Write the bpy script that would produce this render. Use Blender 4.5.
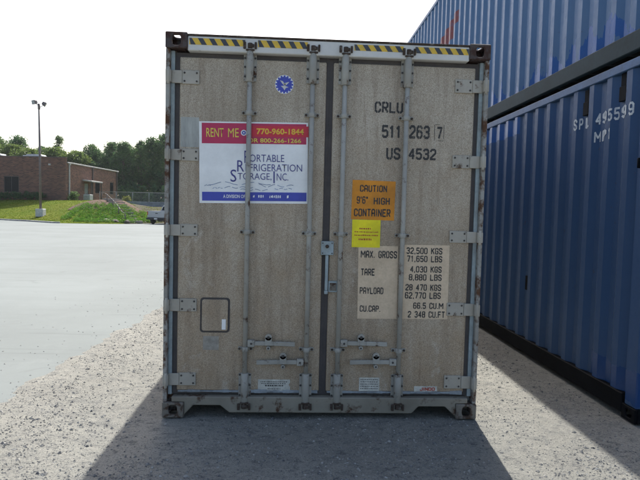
import bpy, bmesh, math, random
from mathutils import Vector, Matrix

# ------------------------------------------------------------------ camera, sky, sun, exposure
SC = bpy.context.scene
for o in list(bpy.data.objects):
    bpy.data.objects.remove(o)
COL = SC.collection

cam_data = bpy.data.cameras.new('camera')
cam = bpy.data.objects.new('camera', cam_data); COL.objects.link(cam)
cam_data.sensor_fit = 'HORIZONTAL'; cam_data.sensor_width = 36.0; cam_data.lens = 36.0 * 535.41 / 640.0
cam_data.clip_start = 0.05; cam_data.clip_end = 3000
_r = Vector((0.9984339, -0.05008378, 0.02492716))
_u = Vector((-0.02216185, 0.05503011, 0.99823872))
_f = Vector((0.05136731, 0.99722781, -0.05383398))
m = Matrix.Identity(4)
for i in range(3):
    m[i][0] = _r[i]; m[i][1] = _u[i]; m[i][2] = -_f[i]
m[0][3], m[1][3], m[2][3] = -0.2527, -4.0576, 1.6036
cam.matrix_world = m
SC.camera = cam

SUN_EL, SUN_AZ = math.radians(46), math.radians(5.2)      # azimuth from +Y towards +X
world = bpy.data.worlds.new('World'); SC.world = world; world.use_nodes = True
wn = world.node_tree.nodes; wl = world.node_tree.links
wn.clear()
sky = wn.new('ShaderNodeTexSky'); sky.sky_type = 'NISHITA'; sky.sun_disc = False
sky.sun_elevation = SUN_EL; sky.sun_rotation = SUN_AZ
sky.air_density = 1.0; sky.dust_density = 4.0; sky.ozone_density = 1.0
bg = wn.new('ShaderNodeBackground'); bg.inputs['Strength'].default_value = 0.12
wo = wn.new('ShaderNodeOutputWorld')
wl.new(sky.outputs[0], bg.inputs[0]); wl.new(bg.outputs[0], wo.inputs[0])

sd = bpy.data.lights.new('sun', 'SUN'); sd.energy = 4.0; sd.angle = math.radians(0.53); sd.color = (1.0, 0.98, 0.93)
sun = bpy.data.objects.new('sun', sd); COL.objects.link(sun)
sdir = Vector((math.sin(SUN_AZ) * math.cos(SUN_EL), math.cos(SUN_AZ) * math.cos(SUN_EL), math.sin(SUN_EL)))
sun.location = sdir * 60
sun.rotation_euler = sdir.to_track_quat('Z', 'Y').to_euler()

SC.view_settings.view_transform = 'Standard'
SC.view_settings.look = 'None'
SC.view_settings.exposure = 1.1
SC.view_settings.gamma = 1.0
SC.view_settings.use_curve_mapping = False
SC.cycles.max_bounces = 8
SC.cycles.transparent_max_bounces = 12

HAZE = .0002
random.seed(7)
R = random.Random(11)

# ------------------------------------------------------------------ helpers
class MB:
    """collects shapes; build() links them as ONE mesh object"""
    def __init__(s): s.v = []; s.f = []; s.m = []; s.sm = []
    def face(s, idx, m=0, smooth=False): s.f.append(tuple(idx)); s.m.append(m); s.sm.append(smooth)
    def poly(s, pts, m=0):
        b = len(s.v); s.v += [tuple(p) for p in pts]; s.face(range(b, b + len(pts)), m)
    def box(s, x0, x1, y0, y1, z0, z1, m=0):
        x0, x1 = min(x0, x1), max(x0, x1); y0, y1 = min(y0, y1), max(y0, y1); z0, z1 = min(z0, z1), max(z0, z1)
        b = len(s.v)
        s.v += [(x, y, z) for z in (z0, z1) for y in (y0, y1) for x in (x0, x1)]
        for q in ((0,2,3,1),(4,5,7,6),(0,1,5,4),(2,6,7,3),(0,4,6,2),(1,3,7,5)): s.face([b + i for i in q], m)
    def hexa(s, p, m=0):                        # 8 points, bottom 4 ccw then top 4
        b = len(s.v); s.v += [tuple(q) for q in p]
        for q in ((3,2,1,0),(4,5,6,7),(0,1,5,4),(1,2,6,5),(2,3,7,6),(3,0,4,7)): s.face([b + i for i in q], m)
    def cyl(s, p0, p1, r, n=12, m=0, r1=None, cap=True, smooth=True):
        p0, p1 = Vector(p0), Vector(p1); r1 = r if r1 is None else r1
        d = (p1 - p0).normalized()
        a = d.orthogonal().normalized(); c = d.cross(a)
        b = len(s.v)
        for p, rr in ((p0, r), (p1, r1)):
            for k in range(n):
                t = 2 * math.pi * k / n
                s.v.append(tuple(p + a * (rr * math.cos(t)) + c * (rr * math.sin(t))))
        for k in range(n):
            s.face((b + k, b + (k + 1) % n, b + n + (k + 1) % n, b + n + k), m, smooth)
        if cap:
            s.face([b + k for k in reversed(range(n))], m); s.face([b + n + k for k in range(n)], m)
    def prism(s, pts, y0, y1, m=0):             # polygon in x,z (ccw seen from -y) pushed from y0 to y1
        n = len(pts); b = len(s.v)
        s.v += [(x, y0, z) for x, z in pts] + [(x, y1, z) for x, z in pts]
        s.face(range(b, b + n), m); s.face([b + n + k for k in reversed(range(n))], m)
        for k in range(n): s.face((b + (k + 1) % n, b + k, b + n + k, b + n + (k + 1) % n), m)
    def ringplate(s, c, ux, uz, un, w, h, hw, hh, t, m=0, n=24):
        """solid plate w x h with an oval hole, normal un (outward), front at c, thickness t backwards"""
        c, ux, uz, un = Vector(c), Vector(ux), Vector(uz), Vector(un)
        b = len(s.v); L = []
        for k in range(n):
            a = 2 * math.pi * (k + .5) / n; ca, sa = math.cos(a), math.sin(a)
            q = max(abs(ca) / (w / 2), abs(sa) / (h / 2)); o = (ca / q, sa / q)
            e = 3.0; z = (abs(ca) ** e + abs(sa) ** e) ** (-1 / e); i = (hw / 2 * ca * z, hh / 2 * sa * z)
            L.append((o, i))
        # snap the corner samples
        for kk, (sx, sz) in enumerate(((1, 1), (-1, 1), (-1, -1), (1, -1))):
            best = min(range(n), key=lambda k: abs(L[k][0][0] - sx * w / 2) + abs(L[k][0][1] - sz * h / 2))
            L[best] = ((sx * w / 2, sz * h / 2), L[best][1])
        for back in (0, 1):
            for ring in (0, 1):
                for k in range(n):
                    x, z = L[k][ring]; s.v.append(tuple(c + ux * x + uz * z - un * (t * back)))
        for k in range(n):
            k2 = (k + 1) % n
            s.face((b + k, b + k2, b + n + k2, b + n + k), m)                       # front
            s.face((b + 2*n + k2, b + 2*n + k, b + 3*n + k, b + 3*n + k2), m)        # back
            s.face((b + n + k, b + n + k2, b + 3*n + k2, b + 3*n + k), m)            # hole wall
            s.face((b + k2, b + k, b + 2*n + k, b + 2*n + k2), m)                    # outer
    def mesh(s, name):
        me = bpy.data.meshes.new(name); me.from_pydata(s.v, [], s.f)
        me.polygons.foreach_set('material_index', s.m); me.polygons.foreach_set('use_smooth', s.sm)
        bm = bmesh.new(); bm.from_mesh(me)
        bmesh.ops.recalc_face_normals(bm, faces=bm.faces); bm.to_mesh(me); bm.free()
        me.update(); return me
    def build(s, name, mats, parent=None, bevel=0.0, loc=None, segs=1):
        o = bpy.data.objects.new(name, s.mesh(name)); COL.objects.link(o)
        for mm in (mats if isinstance(mats, (list, tuple)) else [mats]): o.data.materials.append(mm)
        if parent: o.parent = parent
        if loc: o.location = loc
        if bevel:
            md = o.modifiers.new('bevel', 'BEVEL'); md.width = bevel; md.segments = segs; md.limit_method = 'ANGLE'; md.angle_limit = math.radians(40)
        return o

def thing(name, label, cat, loc=(0, 0, 0), rz=0, group=None):
    o = bpy.data.objects.new(name, None); COL.objects.link(o); o.empty_display_size = .3
    o.location = loc; o.rotation_euler = (0, 0, rz)
    return tag(o, label, cat, group)
def tag(o, label, cat, group=None):
    o['label'] = label; o['category'] = cat
    if group: o['group'] = group
    return o
def struct(o): o['kind'] = 'structure'; return o
def copy_tree(o, parent=None):
    c = o.copy(); COL.objects.link(c)
    if parent: c.parent = parent
    for ch in o.children: copy_tree(ch, c)
    return c

# ------------------------------------------------------------------ materials
def nodes(name):
    mt = bpy.data.materials.new(name); mt.use_nodes = True
    nt = mt.node_tree; b = nt.nodes['Principled BSDF']
    return mt, nt, b
def N(nt, t, **kw):
    n = nt.nodes.new(t)
    for k, v in kw.items():
        if k in n.inputs: n.inputs[k].default_value = v
        else: setattr(n, k, v)
    return n
def noise(nt, scale, detail=4, rough=.6, vec=None, dist=0):
    n = N(nt, 'ShaderNodeTexNoise'); n.inputs['Scale'].default_value = scale; n.inputs['Detail'].default_value = detail
    n.inputs['Roughness'].default_value = rough; n.inputs['Distortion'].default_value = dist
    if vec: nt.links.new(vec, n.inputs['Vector'])
    return n.outputs['Fac']
def ramp(nt, fac, stops):
    r = N(nt, 'ShaderNodeValToRGB'); e = r.color_ramp.elements
    while len(e) < len(stops): e.new(0.5)
    for el, (p, c) in zip(e, stops):
        el.position = p; el.color = (c, c, c, 1) if isinstance(c, (int, float)) else (*c, 1)
    nt.links.new(fac, r.inputs[0]); return r.outputs[0]
def mix(nt, fac, a, b, mode='MIX'):
    x = N(nt, 'ShaderNodeMix', data_type='RGBA', blend_type=mode)
    for sock, v in ((x.inputs[0], fac), (x.inputs[6], a), (x.inputs[7], b)):
        if isinstance(v, (int, float)): sock.default_value = v
        elif isinstance(v, tuple): sock.default_value = (*v, 1)
        else: nt.links.new(v, sock)
    return x.outputs[2]
def math_(nt, op, a, b=0.0, clamp=False):
    x = N(nt, 'ShaderNodeMath', operation=op, use_clamp=clamp)
    for sock, v in ((x.inputs[0], a), (x.inputs[1], b)):
        if isinstance(v, (int, float)): sock.default_value = v
        else: nt.links.new(v, sock)
    return x.outputs[0]
def objvec(nt, scale=(1, 1, 1)):
    t = N(nt, 'ShaderNodeTexCoord'); mp = N(nt, 'ShaderNodeMapping'); mp.inputs['Scale'].default_value = scale
    nt.links.new(t.outputs['Object'], mp.inputs[0]); return mp.outputs[0]
def sep(nt, vec):
    s = N(nt, 'ShaderNodeSeparateXYZ'); nt.links.new(vec, s.inputs[0]); return s.outputs
def bump(nt, b, h, strength=.3, dist=.01):
    n = N(nt, 'ShaderNodeBump', Strength=strength, Distance=dist); nt.links.new(h, n.inputs['Height']); nt.links.new(n.outputs[0], b.inputs['Normal'])

def simple(name, col, rough=.6, metal=0, var=.25, scale=6, bmp=0, col2=None, spec=.5, stretch=(1, 1, 1)):
    """paint / plastic / cloth with some unevenness"""
    mt, nt, b = nodes(name); v = objvec(nt, stretch)
    n1 = noise(nt, scale, 6, .65, v); n2 = noise(nt, scale * 9, 3, .6, v)
    c2 = col2 or tuple(max(0, c * (1 - var * 1.6)) for c in col)
    c = mix(nt, ramp(nt, n1, [(.35, 0.), (.68, 1.)]), col, c2)
    c = mix(nt, var * .6, c, ramp(nt, n2, [(.3, tuple(x * .6 for x in col)), (.7, tuple(min(1, x * 1.3) for x in col))]))
    nt.links.new(c, b.inputs['Base Color'])
    b.inputs['Roughness'].default_value = rough; b.inputs['Metallic'].default_value = metal
    b.inputs['Specular IOR Level'].default_value = spec
    if bmp: bump(nt, b, n2, bmp, .004)
    return mt

def rusty(name, col, rust=(.10, .045, .02), amount=.5, scale=9, rough=.6, metal=0, dirt=(.10, .085, .06)):
    mt, nt, b = nodes(name); v = objvec(nt)
    n1 = noise(nt, scale, 8, .7, v); n2 = noise(nt, scale * .3, 4, .6, v); n3 = noise(nt, scale * 6, 4, .7, v)
    c = mix(nt, ramp(nt, n2, [(.35, 0.), (.75, .6)]), col, dirt)
    c = mix(nt, math_(nt, 'MULTIPLY', n3, .35), c, tuple(x * .55 for x in col))
    lo = .72 - amount * .45
    mask = ramp(nt, n1, [(lo, 0.), (lo + .1, 1.)])
    c = mix(nt, mask, c, mix(nt, n3, rust, tuple(x * .35 for x in rust)))
    nt.links.new(c, b.inputs['Base Color'])
    nt.links.new(mix(nt, mask, (rough,) * 3, (.9,) * 3), b.inputs['Roughness'])
    b.inputs['Metallic'].default_value = metal
    bump(nt, b, n1, .25, .004)
    return mt

M = {}
# reefer door skin: stippled aluminium sheet with old road film
def door_mat():
    mt, nt, b = nodes('door_skin'); v = objvec(nt); xyz = sep(nt, v)
    sp = noise(nt, 130, 4, .8, v); sp2 = noise(nt, 260, 2, .7, v)
    big = noise(nt, 1.9, 8, .68, v); mid = noise(nt, 6, 6, .7, v)
    st = noise(nt, 9, 5, .7, objvec(nt, (1, 1, .09)))
    base = mix(nt, ramp(nt, big, [(.38, 0.), (.62, 1.)]), (.52, .455, .358), (.415, .35, .262))
    # road film, heavier on the lower half of the doors where the wheels throw it
    low = math_(nt, 'ADD', math_(nt, 'MULTIPLY', math_(nt, 'SUBTRACT', 2.3, xyz[2]), .36), math_(nt, 'MULTIPLY', math_(nt, 'SUBTRACT', mid, .5), 1.5), True)
    base = mix(nt, math_(nt, 'MULTIPLY', low, .82), base, (.375, .262, .152))
    base = mix(nt, math_(nt, 'MULTIPLY', ramp(nt, st, [(.48, 0.), (.68, 1.)]), .55), base, (.19, .135, .085))
    base = mix(nt, math_(nt, 'MULTIPLY', ramp(nt, st, [(.25, 1.), (.42, 0.)]), .36), base, (.60, .55, .47))
    blot = noise(nt, 3.1, 5, .7, objvec(nt, (1.2, 1, .8)), .6)
    base = mix(nt, ramp(nt, blot, [(.60, 0.), (.70, .55)]), base, (.60, .55, .47))
    run = noise(nt, 16, 4, .65, objvec(nt, (1, 1, .045)))
    base = mix(nt, ramp(nt, run, [(.62, 0.), (.72, .65)]), base, (.20, .12, .065))
    base = mix(nt, ramp(nt, sp, [(.40, .62), (.55, 0.)]), base, (.16, .118, .080))
    base = mix(nt, ramp(nt, sp2, [(.55, 0.), (.72, .5)]), base, (.70, .63, .53))
    nt.links.new(base, b.inputs['Base Color'])
    b.inputs['Roughness'].default_value = .62; b.inputs['Metallic'].default_value = .15
    bump(nt, b, sp, .5, .003)
    return mt
M['door'] = door_mat()
M['steel'] = rusty('grey_painted_steel', (.40, .39, .345), amount=.36, scale=10, rough=.55, dirt=(.16, .135, .10))
M['header'] = rusty('header_paint', (0.694, 0.691, 0.660), amount=.16, scale=6, rough=.5, dirt=(0.426, 0.400, 0.360))
M['sillpaint'] = rusty('sill_paint', (.29, .265, .21), amount=.36, scale=8, dirt=(.10, .08, .055))
M['hinge'] = rusty('hinge_steel', (.46, .43, .365), amount=.30, scale=10, rough=.55, dirt=(.21, .18, .135))
M['cam'] = rusty('cam_rust', (.16, .14, .12), amount=.8, scale=22, rust=(.075, .05, .035))
M['casting'] = rusty('casting_rust', (.055, .040, .040), amount=.6, scale=14, rust=(.075, .035, .024))
M['castinglow'] = rusty('casting_low', (.20, .18, .15), amount=.55, scale=16, rust=(.09, .05, .03))
M['post'] = rusty('post_paint', (.36, .355, .325), amount=.58, scale=9, rust=(.13, .06, .028))
M['strip'] = simple('pale_blue_strip', (.33, .40, .42), .55, var=.4, scale=5, col2=(.20, .22, .21))
M['caulk'] = simple('blue_caulk', (.32, .36, .39), .6, var=.6, scale=11, col2=(.06, .06, .055), stretch=(.5, 1, 1))
M['gasket'] = simple('gasket_rubber', (0.052, 0.046, 0.046), .75, var=.5, scale=8, col2=(0.084, 0.073, 0.066))
M['bolt'] = simple('bolt_dark', (.06, .055, .05), .6)
M['alu'] = simple('aluminium_side', (.62, .62, .60), .45, .2, var=.2, scale=2)
M['black'] = simple('under_black', (.02, .02, .02), .8)
M['white_print'] = simple('sign_white', (.86, .87, .86), .45, var=.10, scale=4)
M['magenta'] = simple('sign_crimson', (.50, .025, .095), .45, var=.12, scale=5)
M['red'] = simple('sticker_red', (.60, .022, .045), .4, var=.1)
M['signblue'] = simple('sign_blue', (.05, .07, .42), .45, var=.1)
M['navy'] = simple('sign_navy', (.06, .06, .25), .5, var=.15, scale=15)
M['snowline'] = simple('sign_pale_line', (.25, .33, .5), .5, var=.4, scale=30)
M['yellowink'] = simple('yellow_ink', (.80, .68, .10), .5, var=.15)
M['goldink'] = simple('gold_ink', (.82, .50, .05), .5, var=.15)
M['tape_y'] = simple('tape_yellow', (.78, .50, .035), .5, var=.25, scale=14, col2=(.50, .34, .06))
M['tape_k'] = simple('tape_black', (.055, .06, .075), .5, var=.3)
M['orange'] = simple('plate_orange', (0.712, 0.269, 0.008), .5, var=.22, scale=5)
M['yellow'] = simple('sticker_yellow', (0.900, 0.775, 0.006), .5, var=.18, scale=6)
M['cream'] = simple('decal_cream', (.68, .535, .375), .6, var=.3, scale=7, col2=(.50, .385, .26), bmp=.2)
M['label'] = simple('label_white', (.62, .61, .54), .6, var=.3, scale=18)
def ink_mat():
    mt, nt, b = nodes('stencil_ink'); v = objvec(nt)
    n = noise(nt, 55, 5, .7, v); c = mix(nt, ramp(nt, n, [(.56, 0.), (.72, .75)]), (.035, .034, .034), (.30, .27, .22))
    nt.links.new(c, b.inputs['Base Color']); b.inputs['Roughness'].default_value = .7
    return mt
M['ink'] = ink_mat()
M['redink'] = simple('red_ink', (.45, .06, .03), .6, var=.3, scale=40)

# blue box paints
def blue_mat(name, col, col2, patch=None, fade=.3, rough=.42, mark=False):
    mt, nt, b = nodes(name); v = objvec(nt); xyz = sep(nt, v)
    n1 = noise(nt, 1.3, 6, .6, v); n2 = noise(nt, 14, 6, .7, v); st = noise(nt, 5, 6, .7, objvec(nt, (1, 1, .07)))
    c = mix(nt, ramp(nt, n1, [(.35, 0.), (.7, 1.)]), col, col2)
    c = mix(nt, math_(nt, 'MULTIPLY', ramp(nt, st, [(.48, 0.), (.75, 1.)]), fade), c, tuple(x * .5 + .04 for x in col2))
    c = mix(nt, ramp(nt, n2, [(.64, 0.), (.72, .7)]), c, (.06, .045, .04))
    rg = ramp(nt, n2, [(.3, rough - .08), (.7, rough + .12)])
    if patch:                                   # fresh touch-up paint, brushed on in rough-edged areas
        for (y0, y1, z0, z1, sl, cc, amp) in patch:
            zz = math_(nt, 'SUBTRACT', xyz[2], math_(nt, 'MULTIPLY', xyz[1], sl))
            jit = math_(nt, 'MULTIPLY', math_(nt, 'SUBTRACT', noise(nt, 3.2, 4, .65, objvec(nt, (1, 1.4, .45))), .5), amp)
            zz = math_(nt, 'ADD', zz, jit)
            k = math_(nt, 'MULTIPLY', math_(nt, 'GREATER_THAN', xyz[1], y0), math_(nt, 'LESS_THAN', xyz[1], y1))
            k = math_(nt, 'MULTIPLY', k, math_(nt, 'MULTIPLY', math_(nt, 'GREATER_THAN', zz, z0), math_(nt, 'LESS_THAN', zz, z1)))
            c = mix(nt, math_(nt, 'MULTIPLY', k, .9), c, cc)
            rg = mix(nt, k, rg, (.22,) * 3)
    if mark:                                    # worn red slanting stripe painted across the ribs
        def band(y0, y1, z_at0, z_at1, th):
            t = math_(nt, 'DIVIDE', math_(nt, 'SUBTRACT', xyz[1], y0), y1 - y0)
            zc = math_(nt, 'ADD', z_at0, math_(nt, 'MULTIPLY', t, z_at1 - z_at0))
            k = math_(nt, 'LESS_THAN', math_(nt, 'ABSOLUTE', math_(nt, 'SUBTRACT', xyz[2], zc)), th)
            return math_(nt, 'MULTIPLY', k, math_(nt, 'MULTIPLY', math_(nt, 'GREATER_THAN', xyz[1], y0), math_(nt, 'LESS_THAN', xyz[1], y1)))
        k = math_(nt, 'MAXIMUM', band(5.0, 7.4, 2.10, 1.62, .10), band(5.35, 6.2, 1.94, 1.75, .15))
        k = math_(nt, 'MULTIPLY', k, ramp(nt, n2, [(.5, 1.), (.75, .3)]))
        c = mix(nt, math_(nt, 'MULTIPLY', k, .92), c, (.17, .040, .030))
    nt.links.new(c, b.inputs['Base Color']); nt.links.new(rg, b.inputs['Roughness']); b.inputs['Specular IOR Level'].default_value = .20
    bump(nt, b, math_(nt, 'ADD', n1, math_(nt, 'MULTIPLY', n2, .12)), .35, .03)
    return mt
M['blue_low'] = blue_mat('blue_paint_lower', (.026, .065, .146), (.034, .075, .158),
    patch=[(2.37, 12, 2.60, 2.85, 0, (.022, .085, .26), .05), (-.2, .62, .15, .40, .0, (.014, .050, .15), .16)])
M['blue_up'] = blue_mat('blue_paint_upper', (.054, .116, .222), (.068, .132, .240),
    patch=[(-.3, 4.3, .1, .36, -.03, (.014, .072, .25), 1.2)], fade=.25, rough=.40, mark=True)
M['blue_rail'] = simple('blue_rail_paint', (.048, .120, .250), .45, var=.35, scale=5, spec=.25)
M['rail_dark'] = simple('bottom_rail_grey_green', (.026, .046, .054), .6, var=.4, scale=3, col2=(.018, .030, .034), spec=.12, bmp=.2)
M['rail_black'] = simple('bottom_rail_black', (.005, .006, .008), .7, var=.4, scale=4, spec=.08, bmp=.2)
M['chalk'] = simple('worn_white_lettering', (.62, .64, .62), .6, var=.5, scale=25, col2=(.22, .26, .34))

# ground
def concrete_mat():
    mt, nt, b = nodes('concrete'); v = objvec(nt)
    n1 = noise(nt, .22, 7, .65, v); n2 = noise(nt, 3, 6, .65, v); n3 = noise(nt, 60, 4, .7, v)
    tr = noise(nt, .8, 6, .65, objvec(nt, (.10, 1, 1)), .8); sm = noise(nt, 1.1, 6, .7, v, 1.0)
    c = mix(nt, ramp(nt, n1, [(.38, 0.), (.62, 1.)]), (.195, .212, .206), (.168, .182, .176))
    c = mix(nt, ramp(nt, tr, [(.52, 0.), (.72, .42)]), c, (.135, .146, .142))
    c = mix(nt, ramp(nt, sm, [(.60, 0.), (.70, .5)]), c, (.125, .132, .128))
    sp = noise(nt, 2.2, 3, .5, v); c = mix(nt, ramp(nt, sp, [(.735, 0.), (.76, .6)]), c, (.075, .078, .078))
    tk = noise(nt, 7, 4, .6, objvec(nt, (.06, 1, 1)), .3); c = mix(nt, ramp(nt, tk, [(.60, 0.), (.66, .28)]), c, (.11, .118, .115))
    c = mix(nt, ramp(nt, n2, [(.58, 0.), (.75, .4)]), c, (.215, .228, .222))
    c = mix(nt, ramp(nt, n3, [(.60, 0.), (.72, .35)]), c, (.12, .125, .12))
    nt.links.new(c, b.inputs['Base Color']); b.inputs['Roughness'].default_value = .95; b.inputs['Specular IOR Level'].default_value = .15
    bump(nt, b, n2, .15, .01); return mt
M['concrete'] = concrete_mat()
def gravel_mat():
    mt, nt, b = nodes('gravel'); v = objvec(nt)
    n1 = noise(nt, .8, 6, .65, v); n2 = noise(nt, 7, 8, .78, v); n3 = noise(nt, 85, 5, .85, v); n4 = noise(nt, 21, 8, .88, objvec(nt, (.6, 1, 1)))
    rut = noise(nt, 5, 5, .7, objvec(nt, (.25, 1, 1)), .5)
    c = mix(nt, ramp(nt, n1, [(.36, 0.), (.64, 1.)]), (.312, .302, .262), (.255, .246, .214))
    c = mix(nt, ramp(nt, n2, [(.48, 0.), (.64, .6)]), c, (.165, .165, .155))
    c = mix(nt, ramp(nt, rut, [(.56, 0.), (.68, .4)]), c, (.15, .15, .14))
    c = mix(nt, ramp(nt, n4, [(.54, 0.), (.60, .85)]), c, (.075, .077, .08))
    c = mix(nt, ramp(nt, n3, [(.53, 0.), (.62, .8)]), c, (.07, .072, .075))
    c = mix(nt, ramp(nt, n3, [(.32, .7), (.44, 0.)]), c, (.40, .395, .365))
    nt.links.new(c, b.inputs['Base Color']); b.inputs['Roughness'].default_value = .95; b.inputs['Specular IOR Level'].default_value = .2
    h = math_(nt, 'ADD', n2, math_(nt, 'ADD', math_(nt, 'MULTIPLY', n3, .5), math_(nt, 'MULTIPLY', n4, .4))); bump(nt, b, h, .8, .022); return mt
M['gravel'] = gravel_mat()
def stone_mat():
    mt, nt, b = nodes('stones'); v = objvec(nt)
    n = noise(nt, 37, 2, .5, v)
    c = ramp(nt, n, [(.30, (.05, .052, .058)), (.45, (.13, .13, .128)), (.56, (.22, .215, .195)), (.7, (.34, .335, .31))])
    nt.links.new(c, b.inputs['Base Color']); b.inputs['Roughness'].default_value = .9; return mt
M['stone'] = stone_mat()
def grass_mat():
    mt, nt, b = nodes('lawn'); v = objvec(nt)
    n1 = noise(nt, .35, 6, .6, v); n2 = noise(nt, 2.4, 6, .7, v); n3 = noise(nt, 12, 4, .8, v)
    c = mix(nt, ramp(nt, n1, [(.36, 0.), (.64, 1.)]), (0.124, 0.168, 0.013), (0.172, 0.176, 0.021))
    c = mix(nt, ramp(nt, n2, [(.5, 0.), (.7, .6)]), c, (0.064, 0.121, 0.008))
    c = mix(nt, math_(nt, 'MULTIPLY', n3, .45), c, (0.040, 0.070, 0.007))
    nt.links.new(c, b.inputs['Base Color']); b.inputs['Roughness'].default_value = .95; b.inputs['Specular IOR Level'].default_value = .05
    bump(nt, b, n3, .9, .08); return mt
M['grass'] = grass_mat()
M['mulch'] = simple('mulch', (.115, .070, .050), .95, var=.5, scale=3, bmp=.6, col2=(.06, .042, .032), spec=.1)
M['dirt'] = simple('dirt_rock', (.068, .055, .040), .95, var=.5, scale=1.2, bmp=.6, col2=(.030, .034, .016), spec=.1)
M['rock'] = simple('rock', (.16, .135, .11), .9, var=.5, scale=2.5, bmp=.6)
M['kerb'] = simple('kerb_concrete', (.36, .35, .33), .9, var=.4, scale=2)
def leaf_mat(name, c1, c2, sc=.5):
    mt, nt, b = nodes(name); v = objvec(nt)
    n1 = noise(nt, sc, 3, .6, v); n2 = noise(nt, sc * 9, 2, .6, v)
    c = mix(nt, ramp(nt, n1, [(.38, 0.), (.62, 1.)]), c1, c2); c = mix(nt, math_(nt, 'MULTIPLY', n2, .5), c, tuple(x * .5 for x in c1))
    nt.links.new(c, b.inputs['Base Color']); b.inputs['Roughness'].default_value = .6
    b.inputs['Specular IOR Level'].default_value = .12
    tr = N(nt, 'ShaderNodeBsdfTranslucent'); nt.links.new(c, tr.inputs[0])
    mx = N(nt, 'ShaderNodeMixShader'); mx.inputs[0].default_value = .42
    out = nt.nodes['Material Output']; nt.links.new(b.outputs[0], mx.inputs[1]); nt.links.new(tr.outputs[0], mx.inputs[2]); nt.links.new(mx.outputs[0], out.inputs[0])
    return mt
M['leaf_a'] = leaf_mat('leaf_dark', (0.050, 0.115, 0.050), (0.131, 0.219, 0.069))
M['leaf_b'] = leaf_mat('leaf_mid', (0.092, 0.161, 0.048), (0.132, 0.207, 0.060))
M['leaf_c'] = leaf_mat('leaf_light', (.120, .180, .040), (.160, .215, .055))
M['leaf_y'] = leaf_mat('leaf_yellow', (.22, .23, .03), (.16, .20, .03), 2)
M['cover'] = leaf_mat('leaf_cover', (.075, .19, .016), (.12, .24, .024), 1.2)
M['tuft'] = leaf_mat('leaf_tuft', (.105, .165, .011), (.150, .180, .016), .3)
M['bark'] = simple('bark', (.11, .085, .065), .95, var=.5, scale=4, bmp=.6)
def brick_mat():
    mt, nt, b = nodes('brickwork'); t = N(nt, 'ShaderNodeTexCoord'); s = sep(nt, t.outputs['Object'])
    cx = N(nt, 'ShaderNodeCombineXYZ'); nt.links.new(math_(nt, 'ADD', s[0], s[1]), cx.inputs[0]); nt.links.new(s[2], cx.inputs[1])
    br = N(nt, 'ShaderNodeTexBrick'); nt.links.new(cx.outputs[0], br.inputs['Vector'])
    br.inputs['Color1'].default_value = (.235, .105, .062, 1); br.inputs['Color2'].default_value = (.075, .036, .026, 1); br.inputs['Mortar'].default_value = (.18, .135, .105, 1)
    br.inputs['Scale'].default_value = 1; br.inputs['Brick Width'].default_value = .36; br.inputs['Row Height'].default_value = .13; br.inputs['Mortar Size'].default_value = .012
    n = noise(nt, 1.1, 6, .7, t.outputs['Object'])
    c = mix(nt, ramp(nt, n, [(.35, 0.), (.7, .5)]), br.outputs[0], (.09, .045, .035))
    nt.links.new(c, b.inputs['Base Color']); b.inputs['Roughness'].default_value = .9
    bump(nt, b, br.outputs['Fac'], -.5, .01); return mt
M['brick'] = brick_mat()
M['trim'] = simple('pale_trim', (.50, .49, .46), .6)
M['brown_metal'] = simple('brown_metal', (.09, .075, .065), .5)
M['glass'] = simple('dark_window_glass', (.012, .014, .015), .25, var=.1, spec=.12)
M['doorgrey'] = simple('grey_door', (.22, .25, .26), .5)
M['roofing'] = simple('roofing', (.25, .25, .25), .9)
M['unit'] = simple('unit_metal', (.48, .50, .50), .5)
M['galv'] = simple('galvanised', (.36, .38, .38), .45, .4)
M['wall_grey'] = simple('block_wall', (.27, .30, .31), .9, var=.35, scale=1.5)
M['timber'] = simple('timber', (.27, .24, .21), .9, var=.4, scale=3)
M['silver'] = simple('silver_paint', (0.360, 0.372, 0.384), .3, .15, var=.08)
M['tyre'] = simple('tyre', (.02, .02, .02), .85)
M['plastic'] = simple('black_plastic', (.02, .021, .023), .6)
M['taillight'] = simple('taillight', (.35, .02, .02), .25)
M['plate'] = simple('plate_white', (.7, .7, .68), .5)
M['polewood'] = simple('pole_steel', (.16, .13, .12), .6, var=.3, scale=2)

# ------------------------------------------------------------------ the setting
def slab_x(y): return -2.63 + .073 * (y - 0.1)

mb = MB(); mb.poly([(-900, -300, -.06), (900, -300, -.06), (900, 1500, -.06), (-900, 1500, -.06)])
struct(mb.build('ground', simple('far_ground', (.05, .06, .03), .95, var=.4, scale=.2)))

# gravel yard: fine patch with real unevenness close by, coarse sheet round it
mb = MB()
mb.poly([(-14, -30, -.03), (40, -30, -.03), (40, 60, -.03), (-14, 60, -.03)])
gx0, gx1, gy0, gy1, st = -4.6, 3.0, -3.0, 10.0, .065
nx, ny = int((gx1 - gx0) / st), int((gy1 - gy0) / st)
from mathutils import noise as mn
def yard_z(x, y):
    z = -.010 + .008 * mn.noise((x * 1.6, y * 1.6, 0)) + .006 * mn.noise((x * 6, y * 6, 3)); e = slab_x(y)
    k = max(0., min(1., (x - e + .22) / .34)) * max(0., min(1., (e + 1.0 - x) / .6))
    z = min(z, -.0015) + k * (.022 + .006 * mn.noise((x * 14, y * 14, 7)))
    return z if x > e - .35 else -.02
b0 = len(mb.v)
for j in range(ny + 1):
    for i in range(nx + 1):
        x, y = gx0 + i * st, gy0 + j * st
        mb.v.append((x, y, yard_z(x, y)))
for j in range(ny):
    for i in range(nx):
        a = b0 + j * (nx + 1) + i; mb.face((a, a + 1, a + nx + 2, a + nx + 1), 0, True)
struct(mb.build('gravel_yard', M['gravel']))

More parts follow.
